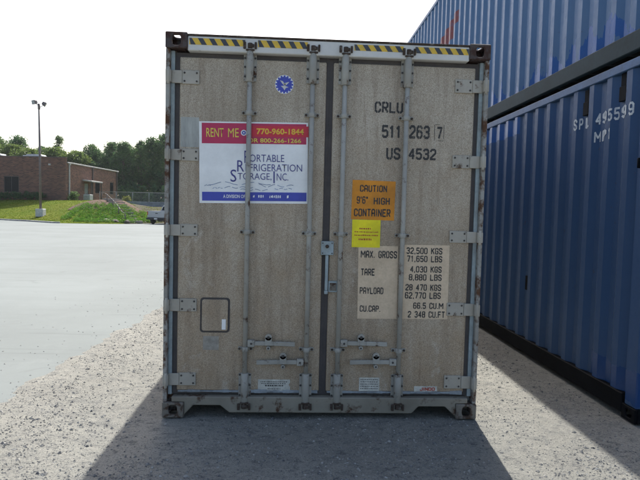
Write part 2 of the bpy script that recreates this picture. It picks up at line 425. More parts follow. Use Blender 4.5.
# loose stones on the yard (nobody could count them)
mb = MB()
octa = [(1,0,0),(0,1,0),(-1,0,0),(0,-1,0),(0,0,1),(0,0,-1)]
octf = [(0,1,4),(1,2,4),(2,3,4),(3,0,4),(1,0,5),(2,1,5),(3,2,5),(0,3,5)]
def stone(x, y, s, z=0):
    b = len(mb.v); a = R.uniform(0, 6.28); ca, sa = math.cos(a), math.sin(a); e = R.uniform(.6, 1.5)
    for p in octa:
        q = [p[0] * s * e * R.uniform(.75, 1.2), p[1] * s * R.uniform(.75, 1.2), p[2] * s * R.uniform(.45, .75)]
        mb.v.append((x + q[0] * ca - q[1] * sa, y + q[0] * sa + q[1] * ca, z + q[2] + s * .1))
    for f in octf: mb.face([b + k for k in f])
cnt = 0
while cnt < 32000:
    y = -1.4 + 10 * R.random() ** 1.9; x = R.uniform(-4.2, 2.38)
    if x < slab_x(y) + R.gauss(0, .10): continue
    if -1.2 < x < 1.2 and y > .1: continue
    k = mn.noise((x * 1.3, y * 1.3, 5)) + .35 * max(0, 1 - abs(x - slab_x(y) - .35) / .7)
    if R.random() > .45 + k * .9: continue
    s = R.choice((.003, .0035, .004, .005, .006, .008)) if R.random() < .955 else R.uniform(.009, .017)
    stone(x, y, s, yard_z(x, y)); cnt += 1
for k in range(420):                            # a thin scatter carried out on to the slab
    y = R.uniform(-1, 14); x = slab_x(y) - abs(R.gauss(0, .8)); stone(x, y, R.uniform(.004, .012), .004)
o = mb.build('loose_stones', M['stone']); o['kind'] = 'stuff'; tag(o, 'loose grey and tan stones strewn over the gravel yard', 'gravel')

# concrete lot with a ragged near edge
edge_pts = []
y = -30.0
while y < 47:
    edge_pts.append((slab_x(y) + .22 + .045 * mn.noise((y * 3, 1, 0)) + .02 * mn.noise((y * 11, 2, 0)), y)); y += .12 if -1 < y < 16 else 1.0
lot_back = [(30, 58), (-8, 56), (-12.7, 50.5), (-15, 45.4), (-17.1, 43.7), (-20.6, 42.9), (-24.2, 46), (-28.1, 48.4), (-75, 72)]
pts = [(-75, -30)] + edge_pts + [(slab_x(47), 47), (30, 47)] + lot_back
bm = bmesh.new(); vs = [bm.verts.new((x, y, .004)) for x, y in pts]; bm.faces.new(vs); bmesh.ops.triangulate(bm, faces=bm.faces)
me = bpy.data.meshes.new('concrete_lot'); bm.normal_update(); bm.to_mesh(me); bm.free()
lot = bpy.data.objects.new('concrete_lot', me); COL.objects.link(lot); me.materials.append(M['concrete']); struct(lot)

# planted bank behind the lot
EDGE = sorted((x, y) for x, y in lot_back)
def y_edge(x):
    if x <= EDGE[0][0]: return EDGE[0][1]
    for (xa, ya), (xb, yb) in zip(EDGE, EDGE[1:]):
        if x <= xb: return ya + (yb - ya) * (x - xa) / (xb - xa)
    return EDGE[-1][1]
def sstep(a, b, t): t = max(0, min(1, (t - a) / (b - a))); return t * t * (3 - 2 * t)
def bank(x, y):
    d = y - y_edge(x)
    if d < 0: return -.05
    mound = math.exp(-(((x + 18.5) / 4.5) ** 2)) * .25 * sstep(1, 5, d)
    cut = .62 * sstep(0, 2.2, x + 17.5 + (y - 50) * .3) * (1 - sstep(71, 76, y))
    return .02 + .10 * min(1, d / .6) + (1.95 - cut) * sstep(1.0, 11.5, d) + mound * (1 - sstep(9, 14, d)) + .05 * mn.noise((x * .5, y * .5, 0)) * sstep(0, 3, d)
mb = MB(); xs = [-75 + i * 1.0 for i in range(46)] + [-29.5 + i * .5 for i in range(46)] + [-6 + 2 * i for i in range(19)]
rows = [0, .3, .6, 1, 1.5, 2, 2.6, 3.2, 4, 5, 6, 7, 8, 9, 10, 11, 12.5, 15, 20, 30, 45, 70]
for x in xs:
    for d in rows: mb.v.append((x, y_edge(x) + d, bank(x, y_edge(x) + d)))
nr = len(rows)
for i in range(len(xs) - 1):
    for j in range(nr - 1):
        a = i * nr + j; xm, dm = (xs[i] + xs[i + 1]) / 2, rows[j]
        mi = 1 if (xm + 17.0 + (y_edge(xm) + dm - 50) * .3 > 0 and not 1.9 < dm < 7) and dm < 30 else 0
        mb.face((a, a + nr, a + nr + 1, a + 1), mi, True)
struct(mb.build('grass_bank', [M['grass'], M['dirt'], M['grass']]))

# kerb at the lot's edge
mb = MB()
kp = [(-60, 64.3), (-28.1, 48.4), (-24.2, 46), (-21.4, 43.6), (-20.7, 43.0), (-20.3, 43.2)]
for (xa, ya), (xb, yb) in zip(kp, kp[1:]):
    d = Vector((xb - xa, yb - ya, 0)).normalized(); n = Vector((-d.y, d.x, 0)) * .15
    A, B = Vector((xa, ya, 0)), Vector((xb, yb, 0))
    mb.hexa([A - n, B - n, B + n, A + n] + [p + Vector((0, 0, .13)) for p in (A - n, B - n, B + n, A + n)])
struct(mb.build('kerb', M['kerb'], bevel=.02))

# ------------------------------------------------------------------ text helper
def text_mesh(s, bold=0.0, spacing=1.0):
    c = bpy.data.curves.new('t', 'FONT'); c.body = s; c.size = 1; c.offset = bold; c.space_character = spacing; c.resolution_u = 3; c.fill_mode = 'FRONT' if hasattr(c, 'fill_mode') else c.fill_mode
    o = bpy.data.objects.new('t', c); COL.objects.link(o)
    dg = bpy.context.evaluated_depsgraph_get()
    me = bpy.data.meshes.new_from_object(o.evaluated_get(dg), depsgraph=dg)
    bpy.data.objects.remove(o); bpy.data.curves.remove(c)
    return me
def text(s, x0, x1, z0, z1, y, mt, parent, bold=.0, name='lettering', rot=0.0, pivot=None, slots=0):
    me = text_mesh(s, bold)
    if not me.vertices: return None
    vx = [v.co.x for v in me.vertices]; vy = [v.co.y for v in me.vertices]
    ax, bx_, ay, by_ = min(vx), max(vx), min(vy), max(vy)
    for v in me.vertices:
        X = x0 + (v.co.x - ax) / (bx_ - ax) * (x1 - x0); Z = z0 + (v.co.y - ay) / max(1e-6, by_ - ay) * (z1 - z0)
        if rot:
            dx, dz = X - pivot[0], Z - pivot[1]; ca, sa = math.cos(rot), math.sin(rot); X, Z = pivot[0] + dx * ca - dz * sa, pivot[1] + dx * sa + dz * ca
        v.co = (X, y, Z)
    me.materials.clear(); me.materials.append(mt); me.update(); me.name = name
    o = bpy.data.objects.new(name, me); COL.objects.link(o); o.parent = parent
    return o


_o = [(.5, 1), (.25, 1), (0, .85), (0, .15), (.25, 0), (.75, 0), (1, .15), (1, .85), (.75, 1), (.5, 1)]
GL = {'A': [[(0, 0), (0, .82), (.25, 1), (.75, 1), (1, .82), (1, 0)], [(0, .42), (1, .42)]], 'B': [[(0, .53), (.75, .53), (1, .65), (1, .87), (.75, 1), (0, 1), (0, 0), (.75, 0), (1, .13), (1, .4), (.75, .53)]],
 'C': [[(1, .72), (1, .85), (.75, 1), (.25, 1), (0, .85), (0, .15), (.25, 0), (.75, 0), (1, .15), (1, .28)]], 'D': [[(0, 0), (0, 1), (.7, 1), (1, .82), (1, .18), (.7, 0), (0, 0)]],
 'E': [[(1, 1), (0, 1), (0, 0), (1, 0)], [(0, .52), (.8, .52)]], 'F': [[(1, 1), (0, 1), (0, 0)], [(0, .52), (.8, .52)]], 'G': [[(1, .72), (1, .85), (.75, 1), (.25, 1), (0, .85), (0, .15), (.25, 0), (.75, 0), (1, .15), (1, .45), (.55, .45)]],
 'H': [[(0, 0), (0, 1)], [(1, 0), (1, 1)], [(0, .52), (1, .52)]], 'I': [[(.5, 0), (.5, 1)]], 'J': [[(1, 1), (1, .15), (.75, 0), (.25, 0), (0, .15), (0, .3)]], 'K': [[(0, 0), (0, 1)], [(1, 1), (.05, .45)], [(.35, .62), (1, 0)]],
 'L': [[(0, 1), (0, 0), (1, 0)]], 'M': [[(0, 0), (0, 1), (.5, .4), (1, 1), (1, 0)]], 'N': [[(0, 0), (0, 1), (1, 0), (1, 1)]], 'O': [_o], '0': [_o], 'P': [[(0, 0), (0, 1), (.75, 1), (1, .87), (1, .6), (.75, .47), (0, .47)]],
 'R': [[(0, 0), (0, 1), (.75, 1), (1, .87), (1, .6), (.75, .47), (0, .47)], [(.45, .47), (1, 0)]], 'S': [[(1, .78), (1, .87), (.75, 1), (.25, 1), (0, .87), (0, .66), (.25, .53), (.75, .47), (1, .34), (1, .13), (.75, 0), (.25, 0), (0, .13), (0, .22)]],
 'T': [[(0, 1), (1, 1)], [(.5, 1), (.5, 0)]], 'U': [[(0, 1), (0, .15), (.25, 0), (.75, 0), (1, .15), (1, 1)]], 'X': [[(0, 0), (1, 1)], [(0, 1), (1, 0)]], 'Y': [[(0, 1), (.5, .45), (1, 1)], [(.5, .45), (.5, 0)]],
 '1': [[(.1, .8), (.5, 1), (.5, 0)]], '2': [[(0, .8), (0, .87), (.25, 1), (.75, 1), (1, .87), (1, .62), (0, .12), (0, 0), (1, 0)]], '3': [[(0, .85), (.25, 1), (.75, 1), (1, .87), (1, .65), (.75, .53), (.4, .53)], [(.75, .53), (1, .4), (1, .13), (.75, 0), (.25, 0), (0, .15)]],
 '4': [[(.75, 0), (.75, 1), (0, .3), (1, .3)]], '5': [[(1, 1), (.05, 1), (0, .55), (.7, .6), (1, .45), (1, .15), (.75, 0), (.25, 0), (0, .13)]], '6': [[(1, .85), (.75, 1), (.25, 1), (0, .85), (0, .15), (.25, 0), (.75, 0), (1, .15), (1, .42), (.75, .56), (.25, .56), (0, .45)]],
 '7': [[(0, 1), (1, 1), (.4, 0)]], '8': [[(.25, .53), (0, .66), (0, .87), (.25, 1), (.75, 1), (1, .87), (1, .66), (.75, .53), (.25, .53), (0, .4), (0, .13), (.25, 0), (.75, 0), (1, .13), (1, .4), (.75, .53)]],
 '9': [[(0, .15), (.25, 0), (.75, 0), (1, .15), (1, .85), (.75, 1), (.25, 1), (0, .85), (0, .55), (.25, .43), (.75, .43), (1, .52)]], '.': [[(.5, 0), (.5, .06)]], ',': [[(.5, .06), (.3, -.12)]], "'": [[(.5, 1), (.4, .75)]], '"': [[(.2, 1), (.2, .75)], [(.9, 1), (.9, .75)]]}
GW = {'I': .12, '1': .38, 'M': .70, '.': .10, ',': .10, "'": .10, '"': .22, ' ': .30}
words = {}
def stroke_quads(t, x0, x1, z0, z1, th=.16, stencil=True, wear=0.0, seed=1):
    """condensed block letters as short quads, fitted to a rectangle"""
    adv = []; cx = 0
    for ch in t: w = GW.get(ch, .46); adv.append((ch, cx, w)); cx += w + .26
    tot = cx - .26 + th; h = z1 - z0; sxf = (x1 - x0) / tot; out = []; rr = random.Random(seed + len(t)); hz_ = th / 2; words.clear()
    wi = 0
    for ch, ox, w in adv:
        if ch == ' ': wi += 1
        for pl in GL.get(ch, []):
            for (xa, za), (xb, zb) in zip(pl, pl[1:]):
                parts = [((xa, za), (xb, zb))]
                if stencil and ch in 'O0CDGU869BPR' and abs(za - zb) < .01 and min(xa, xb) < .45 and max(xa, xb) > .55:
                    l, r_ = min(xa, xb), max(xa, xb); parts = [((l, za), (.36, za)), ((.64, za), (r_, za))]
                if stencil and ch in 'O0' and abs(za - zb) < .01 and (abs(xa - .5) < .01 or abs(xb - .5) < .01):
                    e = xa if abs(xa - .5) > .01 else xb; parts = [((e, za), (.5 + (e - .5) * .55, za))]
                for a, b in parts:
                    if wear and rr.random() < wear: continue
                    A = Vector((ox + a[0] * w, a[1] * (1 - th) + hz_)); B = Vector((ox + b[0] * w, b[1] * (1 - th) + hz_)); d = (B - A)
                    if d.length < 1e-5: continue
                    d.normalize(); n = Vector((-d.y, d.x)) * hz_; e = d * hz_ * .5
                    words.setdefault(wi, []).append(len(out)); out.append([(x0 + (q.x + hz_) * sxf, z0 + q.y * h) for q in (A - e - n, B + e - n, B + e + n, A - e + n)])
    return out

# ------------------------------------------------------------------ grey refrigerated container
W, H, L = 1.219, 2.896, 12.192
ct = thing('shipping_container', 'weathered grey container with double doors closed, seen end on', 'container', (0, 0, 0))

def casting(cx, cy, z0, top, mt):
    """corner casting 162 x 178 x 118; cx, cy = which corner (+-1; 0 near / 1 far)"""
    mb = MB(); w, d, h = .162, .178, .118; t = .02
    ox = cx * W; ix = cx * (W - w); yn, yf = (0, d) if cy == 0 else (L - d, L)
    xc = (ox + ix) / 2; yc = (yn + yf) / 2; zc = z0 + h / 2
    ysgn = -1 if cy == 0 else 1; yo = yn if cy == 0 else yf; yi = yf if cy == 0 else yn
    mb.ringplate((xc, yo, zc), (1, 0, 0), (0, 0, 1), (0, ysgn, 0), w, h, .066, .076, t)
    mb.ringplate((ox, yc, zc), (0, 1, 0), (0, 0, 1), (cx, 0, 0), d - 2 * t, h - .004, .08, .06, t)
    if top: mb.ringplate((xc, yc, z0 + h), (1, 0, 0), (0, 1, 0), (0, 0, 1), w - 2 * t, d - 2 * t, .066, .11, t)
    else: mb.ringplate((xc, yc, z0), (1, 0, 0), (0, 1, 0), (0, 0, -1), w - 2 * t, d - 2 * t, .066, .11, t)
    zt = z0 if top else z0 + h - t
    mb.box(min(ix + cx * t, ox - cx * t), max(ix + cx * t, ox - cx * t), yn + t, yf - t, zt, zt + t)
    mb.box(min(ix, ix + cx * t), max(ix, ix + cx * t), yn + t, yf - t, z0 + .002, z0 + h - .002)
    mb.box(min(ix, ox), max(ix, ox), min(yi, yi - (-ysgn) * t), max(yi, yi - (-ysgn) * t), z0 + .001, z0 + h - .001)
    return mb.build('corner_casting', mt, ct, bevel=.006)
for cx in (-1, 1):
    for cy in (0, 1):
        casting(cx, cy, 0.0, False, M['castinglow']); casting(cx, cy, H - .118, True, M['casting'])

for sx in (-1, 1):                              # corner posts with the pale strip and the side walls
    mb = MB(); mb.box(sx * 1.187, sx * 1.2165, .012, .16, .1185, H - .1185)
    mb.box(sx * 1.150, sx * 1.187, .085, .16, .1185, H - .1185)
    p = mb.build('corner_post', M['post'], ct, bevel=.004)
    mb = MB(); mb.box(sx * 1.158, sx * 1.1865, .052, .0845, .165, H - .125); mb.build('pale_strip', M['strip'], p, bevel=.003)
    mb = MB(); mb.box(sx * 1.10, sx * 1.2165, L - .16, L - .012, .1185, H - .1185); mb.build('corner_post', M['post'], ct)
    mb = MB(); mb.box(sx * 1.17, sx * 1.213, .1605, L - .161, .16, H - .06)
    for k in range(19): mb.box(sx * 1.2131, sx * 1.216, .5 + k * .6, .54 + k * .6, .17, H - .07)
    mb.build('side_panel', M['alu'], ct)
    mb = MB(); mb.box(sx * 1.13, sx * 1.2155, .1785, L - .1785, .04, .159); mb.build('bottom_rail', M['steel'], ct)
    mb = MB(); mb.box(sx * 1.15, sx * 1.2150, .1785, L - .1785, H - .0595, H - .012); mb.build('top_rail', M['steel'], ct)
mb = MB(); mb.box(-1.15, 1.15, .165, L - .165, H - .05, H - .015); mb.build('roof', M['alu'], ct)
mb = MB(); mb.box(-1.13, 1.13, .20, L - .2, .10, .158)
for k in range(30): mb.box(-1.13, 1.13, .35 + k * .39, .40 + k * .39, .045, .0995)
mb.build('floor_frame', M['black'], ct)
mb = MB(); mb.box(-1.0995, 1.0995, L - .15, L - .05, .04, H - .012); mb.build('front_wall', M['alu'], ct)

hd = MB(); hd.box(-1.0565, 1.0565, .010, .16, 2.765, 2.872); hdo = hd.build('header', M['header'], ct, bevel=.006)
mb = MB(); mb.box(-1.0565, 1.0565, .004, .16, 2.8725, 2.886); mb.build('header_lip', M['cam'], hdo, bevel=.003)
sl = MB()
sl.prism([(-1.0565, .016), (-.985, .094), (-.78, .094), (-.71, .038), (.708, .038), (.761, .094), (.971, .094), (1.0565, .016), (1.0565, .118), (1.15, .1195), (1.15, .160), (-1.15, .160), (-1.15, .1195), (-1.0565, .118)], .014, .15)
sl.build('sill', M['sillpaint'], ct, bevel=.005)

# doors, gaskets
DY = .060
for sx in (-1, 1):
    d = MB(); xa, xb = (-1.122, -.022) if sx < 0 else (.032, 1.126)
    d.box(xa, xb, DY, .150, .196, 2.730)
    do = d.build('door', M['door'], ct, bevel=.008, segs=2)
    g = MB(); xo = sx * 1.156
    g.box(xo, xa if sx < 0 else xb, .070, .149, .166, 2.7625)
    g.box(xa, xb, .070, .149, 2.7305, 2.7625); g.box(xa, xb, .072, .149, .166, .1955)
    if sx < 0: g.box(-.0215, .004, .072, .149, .166, 2.7625)
    else: g.box(.0045, .0315, .074, .149, .166, 2.7625)
    g.build('gasket', M['gasket'], do)
    c = MB(); n = 44; za = .1895
    for k in range(n):                          # smeared pale sealant along the foot of the door
        x = xa + .01 + (xb - xa - .02) * k / n; w = (xb - xa - .02) / n
        t = .011 + .015 * mn.noise((x * 5, 0, sx)) + .006 * mn.noise((x * 23, 4, sx))
        if t < .004: continue
        c.box(x, x + w * .998, .0555 + .002 * mn.noise((x * 9, 3, 0)), .0715, za - t * .6, za + t)
    c.build('sealant', M['caulk'], do)
    hz = [(2.529, 2.630), (1.957, 2.047), (1.388, 1.480), (.811, .911), (.236, .335)] if sx < 0 else [(2.536, 2.638), (1.961, 2.061), (1.382, 1.475), (.808, .911), (.227, .332)]
    for z0, z1 in hz:
        h = MB(); e = .968 if sx > 0 else .975; xi, xm, xp = sx * e, sx * 1.102, sx * 1.178
        h.box(xi, xm, .048, DY - .0005, z0, z1); h.box(xm, xp, .042, .054, z0 + .003, z1 - .003)
        h.box(xp, sx * 1.2165, .004, .050, z0 + .006, z1 - .006)
        h.cyl((sx * 1.193, .006, z0 - .010), (sx * 1.193, .006, z1 + .010), .0105, 10, 0)
        for bx in (sx * (e + .018), sx * (1.102 - .018)):
            for bz in (z0 + .02, z1 - .02): h.cyl((bx, .041, bz), (bx, .0482, bz), .0085, 6, 1, smooth=False)
        h.build('hinge', [M['hinge'], M['bolt']], do, bevel=.003)
    globals()['door_l' if sx < 0 else 'door_r'] = do

# locking bars
RODS = [(-.598, -1), (-.127, 1), (.117, -1), (.594, 1)]
HZ = [(.578, 1), (.434, -1), (.587, 1), (.442, -1)]
for (x, side), (hz, hd_) in zip(RODS, HZ):
    mb = MB(); mb.cyl((x, .026, .10), (x, .026, 2.80), .0185, 16)
    bar = mb.build('locking_bar', M['steel'], ct)
    for z0, z1, nb in ((2.555, 2.795, (2.60, 2.67, 2.735)), (.122, .345, (.165, .245, .325))):
        s = MB(); s.cyl((x, .026, z0), (x, .026, z1), .0275, 16); s.box(x - .027, x + .027, .027, DY - .001, z0 + .004, z1 - .004)
        s.box(x - .048, x + .048, .051, DY - .0003, z0 + .01, z1 - .01)
        for bz in nb:
            for q in (-1, 1): s.cyl((x + q * .039, .043, bz), (x + q * .039, .0512, bz), .0085, 6, 1, smooth=False)
        s.build('bar_guide', [M['steel'], M['bolt']], bar, bevel=.002)
    for z in (2.326, 1.43, .531):
        s = MB(); s.cyl((x, .026, z - .018), (x, .026, z + .018), .025, 14); s.box(x - .056, x + .056, .044, DY - .0003, z - .013, z + .013)
        for q in (-1, 1): s.cyl((x + q * .044, .036, z), (x + q * .044, .0443, z), .010, 6, 1, smooth=False)
        s.build('bracket', [M['steel'], M['cam']], bar, bevel=.002)
    for z, up in ((2.815, 1), (.088, -1)):      # cam and its keeper, rusted
        s = MB(); s.cyl((x, .022, z - .018), (x, .022, z + .022), .022, 10); s.box(x - .014, x + .030, -.004, .012, z - .012, z + .012)
        s.box(x - .050, x - .030, -.006, .0095, z - .024, z + .026); s.box(x + .034, x + .050, -.006, .0095, z - .024, z + .026)
        s.box(x - .030, x + .034, -.002, .0095, z - .030 * up - .008, z - .030 * up + .006)
        s.cyl((x - .040, -.012, z + .01), (x - .040, -.006, z + .01), .009, 8); s.cyl((x + .042, -.012, z + .012), (x + .042, -.006, z + .012), .008, 8)
        s.build('cam_keeper', M['cam'], bar, bevel=.003)
    # handle lying across the door
    s = MB(); e = hd_
    s.box(x + e * .018, x + e * .072, .010, .040, hz - .026, hz + .026); s.cyl((x + e * .047, .004, hz), (x + e * .047, .0105, hz), .009, 8, 1)
    a = (x + e * .072); zz = hz
    s.hexa([(a, .014, zz - .016), (a + e * .145, .014, zz - .016), (a + e * .145, .026, zz - .016), (a, .026, zz - .016), (a, .014, zz + .016), (a + e * .145, .014, zz + .016), (a + e * .145, .026, zz + .016), (a, .026, zz + .016)])
    bx = a + e * .145
    s.hexa([(bx, .014, zz - .016), (bx + e * .165, .014, zz - .022), (bx + e * .165, .026, zz - .022), (bx, .026, zz - .016), (bx, .014, zz + .016), (bx + e * .165, .014, zz + .012), (bx + e * .165, .026, zz + .012), (bx, .026, zz + .016)])
    s.build('handle', [M['steel'], M['bolt']], bar, bevel=.003)
    s = MB(); cx = x + e * .178
    s.box(cx - .026, cx + .026, .008, .0135, hz - .014, hz + .05); s.box(cx - .026, cx + .026, .0135, DY - .0003, hz + .028, hz + .05)
    s.cyl((cx, .008, hz + .05), (cx, .016, hz + .05), .026, 14); s.cyl((cx, .003, hz + .05), (cx, .0082, hz + .05), .011, 10, 1)
    s.cyl((cx, .012, hz - .036), (cx, DY - .001, hz - .036), .016, 12); s.cyl((cx, .0095, hz - .036), (cx, .0122, hz - .036), .008, 8, 1)
    s.build('handle_catch', [M['steel'], M['bolt']], bar, bevel=.002)

# lock bar over the joint of the doors
s = MB(); s.box(-.032, .064, .030, DY - .0008, 1.268, 1.374); s.cyl((.014, .016, 1.335), (.014, .0305, 1.335), .014, 10, 1)
for bx in (-.02, .052):
    for bz in (1.282, 1.36): s.cyl((bx, .024, bz), (bx, .0303, bz), .006, 6, 2, smooth=False)
lk = s.build('door_lock', [M['strip'], M['cam'], M['bolt']], ct, bevel=.004)
s = MB(); s.box(.003, .027, .034, .052, .995, 1.2675); s.box(.0, .028, .028, .052, .965, .9945); s.build('lock_bar', M['strip'], lk, bevel=.004)
s = MB(); s.box(.032, .102, .044, DY - .0004, .98, 1.066); s.box(.042, .094, .040, .0438, .992, 1.052, 1); s.build('lock_keeper', [M['strip'], M['castinglow']], lk, bevel=.003)

# access hatch on the left door
s = MB()
def rrect(x0, x1, z0, z1, r, n=5):
    P = []
    for cx, cz, a0 in ((x1 - r, z0 + r, -90), (x1 - r, z1 - r, 0), (x0 + r, z1 - r, 90), (x0 + r, z0 + r, 180)):
        for k in range(n + 1):
            a = math.radians(a0 + 90 * k / n); P.append((cx + r * math.cos(a), cz + r * math.sin(a)))
    return P
s.prism(rrect(-.948, -.722, .650, .921, .025), .0565, DY - .0006)
ht = s.build('access_hatch', M['gasket'], ct)
s = MB(); s.prism(rrect(-.934, -.736, .664, .907, .018), .050, .0562); s.build('hatch_cover', M['door'], ht, bevel=.002)
s = MB()
for bz in (.70, .785, .87):
    for bx in (-.941, -.729): s.cyl((bx, .0535, bz), (bx, .0566, bz), .005, 8)
for bx in (-.89, -.835, -.78):
    for bz in (.657, .914): s.cyl((bx, .0535, bz), (bx, .0566, bz), .005, 8)
s.build('hatch_rivet', M['bolt'], ht)['kind'] = 'stuff'
s = MB(); s.box(-.781, -.751, .0492, .0499, .675, .755); st_ = s.build('hatch_label', M['white_print'], ht)
s = MB(); s.box(-.924, -.803, .0588, DY - .0003, .513, .621); s.build('clean_patch', simple('clean_metal', (.36, .335, .285), .6, var=.3, scale=20), ct)

s = MB(); s.box(-1.112, -.9745, .0590, DY - .0003, 2.062, 2.285); s.build('old_sign_mark', simple('washed_metal', (.42, .43, .40), .55, var=.25, scale=14, stretch=(1, 1, .2)), ct)
# stickers and lettering
TY = DY - .0022
def plate(name, x0, x1, z0, z1, mt, parent=ct, y=None, t=.0012, rot=0.0):
    y = TY if y is None else y; s = MB(); P = [(x0, z0), (x1, z0), (x1, z1), (x0, z1)]
    if rot:
        cx, cz = (x0 + x1) / 2, (z0 + z1) / 2; ca, sa = math.cos(rot), math.sin(rot)
        P = [(cx + (x - cx) * ca - (z - cz) * sa, cz + (x - cx) * sa + (z - cz) * ca) for x, z in P]
    s.prism(P, y, y + t); return s.build(name, mt, parent)

# rental sign (turned about a degree), printed bands, lettering
SR = math.radians(1.0); SP = (-.559, 1.957)
def rp(x, z): 
    dx, dz = x - SP[0], z - SP[1]; return (SP[0] + dx * math.cos(SR) - dz * math.sin(SR), SP[1] + dx * math.sin(SR) + dz * math.cos(SR))
def srect(name, x0, x1, z0, z1, mt, y, parent):
    s = MB(); s.prism([rp(*q) for q in ((x0, z0), (x1, z0), (x1, z1), (x0, z1))], y, y + .0008); return s.build(name, mt, parent)
sx0, sx1, sz0, sz1 = -.969, -.149, 1.650, 2.264
sg = srect('sign_board', sx0, sx1, sz0, sz1, M['white_print'], .0555, ct); 
for v in sg.data.vertices:
    if v.co.y > .0557: v.co.y = DY - .0003
sg['label'] = 'white rental sign with crimson and blue bands'
srect('crimson_band', sx0 + .020, sx1 - .012, 2.100, 2.253, M['magenta'], .0545, sg)
srect('blue_band', sx0 + .020, sx1 - .008, 1.668, 1.735, M['signblue'], .0545, sg)
srect('red_sticker', -.572, -.144, 2.155, 2.236, M['red'], .0535, sg)
def stx(t, x0, x1, z0, z1, mt, b=0.0, y=.0528): return text(t, x0, x1, z0, z1, y, mt, sg, b, rot=SR, pivot=SP)
stx('RENT', -.915, -.785, 2.148, 2.214, M['yellowink'], .004); stx('ME', -.752, -.672, 2.148, 2.214, M['yellowink'], .0)
stx('770-960-1844', -.538, -.180, 2.172, 2.218, M['goldink'], .03)
stx('OR 800-266-1266', -.604, -.200, 2.110, 2.143, M['yellowink'], .012)
s = MB()                                        # the small round mark beside the offer
for rad, mi, yy in ((.022, 0, .0530), (.015, 1, .0525), (.006, 0, .0520)):
    c = rp(-.634, 2.182); s.poly([(c[0] + rad * math.cos(a * .3142), yy, c[1] + rad * math.sin(a * .3142)) for a in range(20)], mi)
s.build('round_mark', [M['white_print'], M['signblue']], sg)
stx('P', -.630, -.598, 1.955, 2.048, M['navy']); stx('ORTABLE', -.590, -.328, 1.965, 2.020, M['navy'], -.004)
stx('R', -.684, -.632, 1.890, 1.975, M['navy']); stx('EFRIGERATION', -.622, -.192, 1.894, 1.948, M['navy'], -.004)
stx('S', -.735, -.690, 1.812, 1.905, M['navy']); stx('TORAGE,', -.680, -.425, 1.822, 1.880, M['navy'], -.004); stx('I', -.410, -.400, 1.805, 1.895, M['navy']); stx('NC.', -.385, -.297, 1.825, 1.880, M['navy'], -.004)
stx('A DIVISION OF', -.790, -.625, 1.689, 1.715, M['white_print'], .015)
s = MB(); x = -.565; RR = random.Random(5)      # the rest of the line is too worn to read
while x < -.285:
    w = RR.uniform(.006, .016); a = rp(x, 1.690); b = rp(x + w, 1.714)
    if RR.random() > .22: s.poly([(a[0], .0532, a[1] + RR.uniform(0, .006)), (b[0], .0532, a[1] + RR.uniform(0, .006)), (b[0], .0532, b[1]), (a[0], .0532, b[1] - RR.uniform(0, .01))])
    x += w + .006
s.build('worn_lettering', M['white_print'], sg)['kind'] = 'stuff'
s = MB()                                        # drifting snow, thin brush lines
def stroke(mbx, P, w, y, mi=0):
    for (xa, za), (xb, zb) in zip(P, P[1:]):
        d = Vector((xb - xa, zb - za)).normalized(); n = Vector((-d.y, d.x)) * w / 2; a, b = Vector((xa, za)), Vector((xb, zb))
        mbx.poly([(q.x, y, q.y) for q in (a - n, b - n, b + n, a + n)], mi)
for x0, x1, z, am in ((-.93, -.88, 1.785, .004), (-.90, -.40, 1.800, .014), (-.78, -.55, 1.770, .008), (-.52, -.24, 1.785, .012), (-.66, -.44, 1.752, .008), (-.40, -.26, 1.762, .006), (-.87, -.79, 1.765, .005)):
    n = 16; P = [rp(x0 + (x1 - x0) * k / n, z + am * math.sin(k * .9 + x0 * 9) * (1 - .4 * k / n)) for k in range(n + 1)]
    for q in range(0, n, 4): stroke(s, P[q:q + 4], .0045, .0545)
s.build('snow_drift_print', M['snowline'], sg)['kind'] = 'stuff'

# round emblem
s = MB(); ec, ez = -.340, 2.553
s.prism([(ec + .070 * math.cos(a * .2618), ez + .070 * math.sin(a * .2618)) for a in range(24)], .0575, DY - .0003)
em = s.build('round_emblem', M['white_print'], ct)
s = MB(); s.prism([(ec + .057 * math.cos(a * .2618), ez + .057 * math.sin(a * .2618)) for a in range(24)], .0566, .0573)
for k in range(16):
    a = k * math.pi / 8; ca, sa = math.cos(a), math.sin(a); w = .008
    s.poly([(ec + r_ * ca - q * sa, .0570, ez + r_ * sa + q * ca) for r_, q in ((.057, -w), (.067, -w), (.067, w * .7), (.057, w))])
s.build('emblem_disc', M['signblue'], em)
s = MB()
for P in ([(-.034, .030), (-.012, .024), (.0, .006), (-.004, -.006), (-.016, .006)], [(.038, .020), (.014, .014), (.0, .000), (.006, -.010), (.022, .002)], [(-.026, -.012), (.006, -.010), (.032, -.020), (.012, -.026), (.002, -.044), (-.008, -.028)], [(-.006, .008), (.010, .012), (.008, -.008), (-.004, -.008)]):
    s.poly([(ec + x, .0560, ez + z) for x, z in P])
s.build('emblem_figure', M['header'], em)['kind'] = 'stuff'

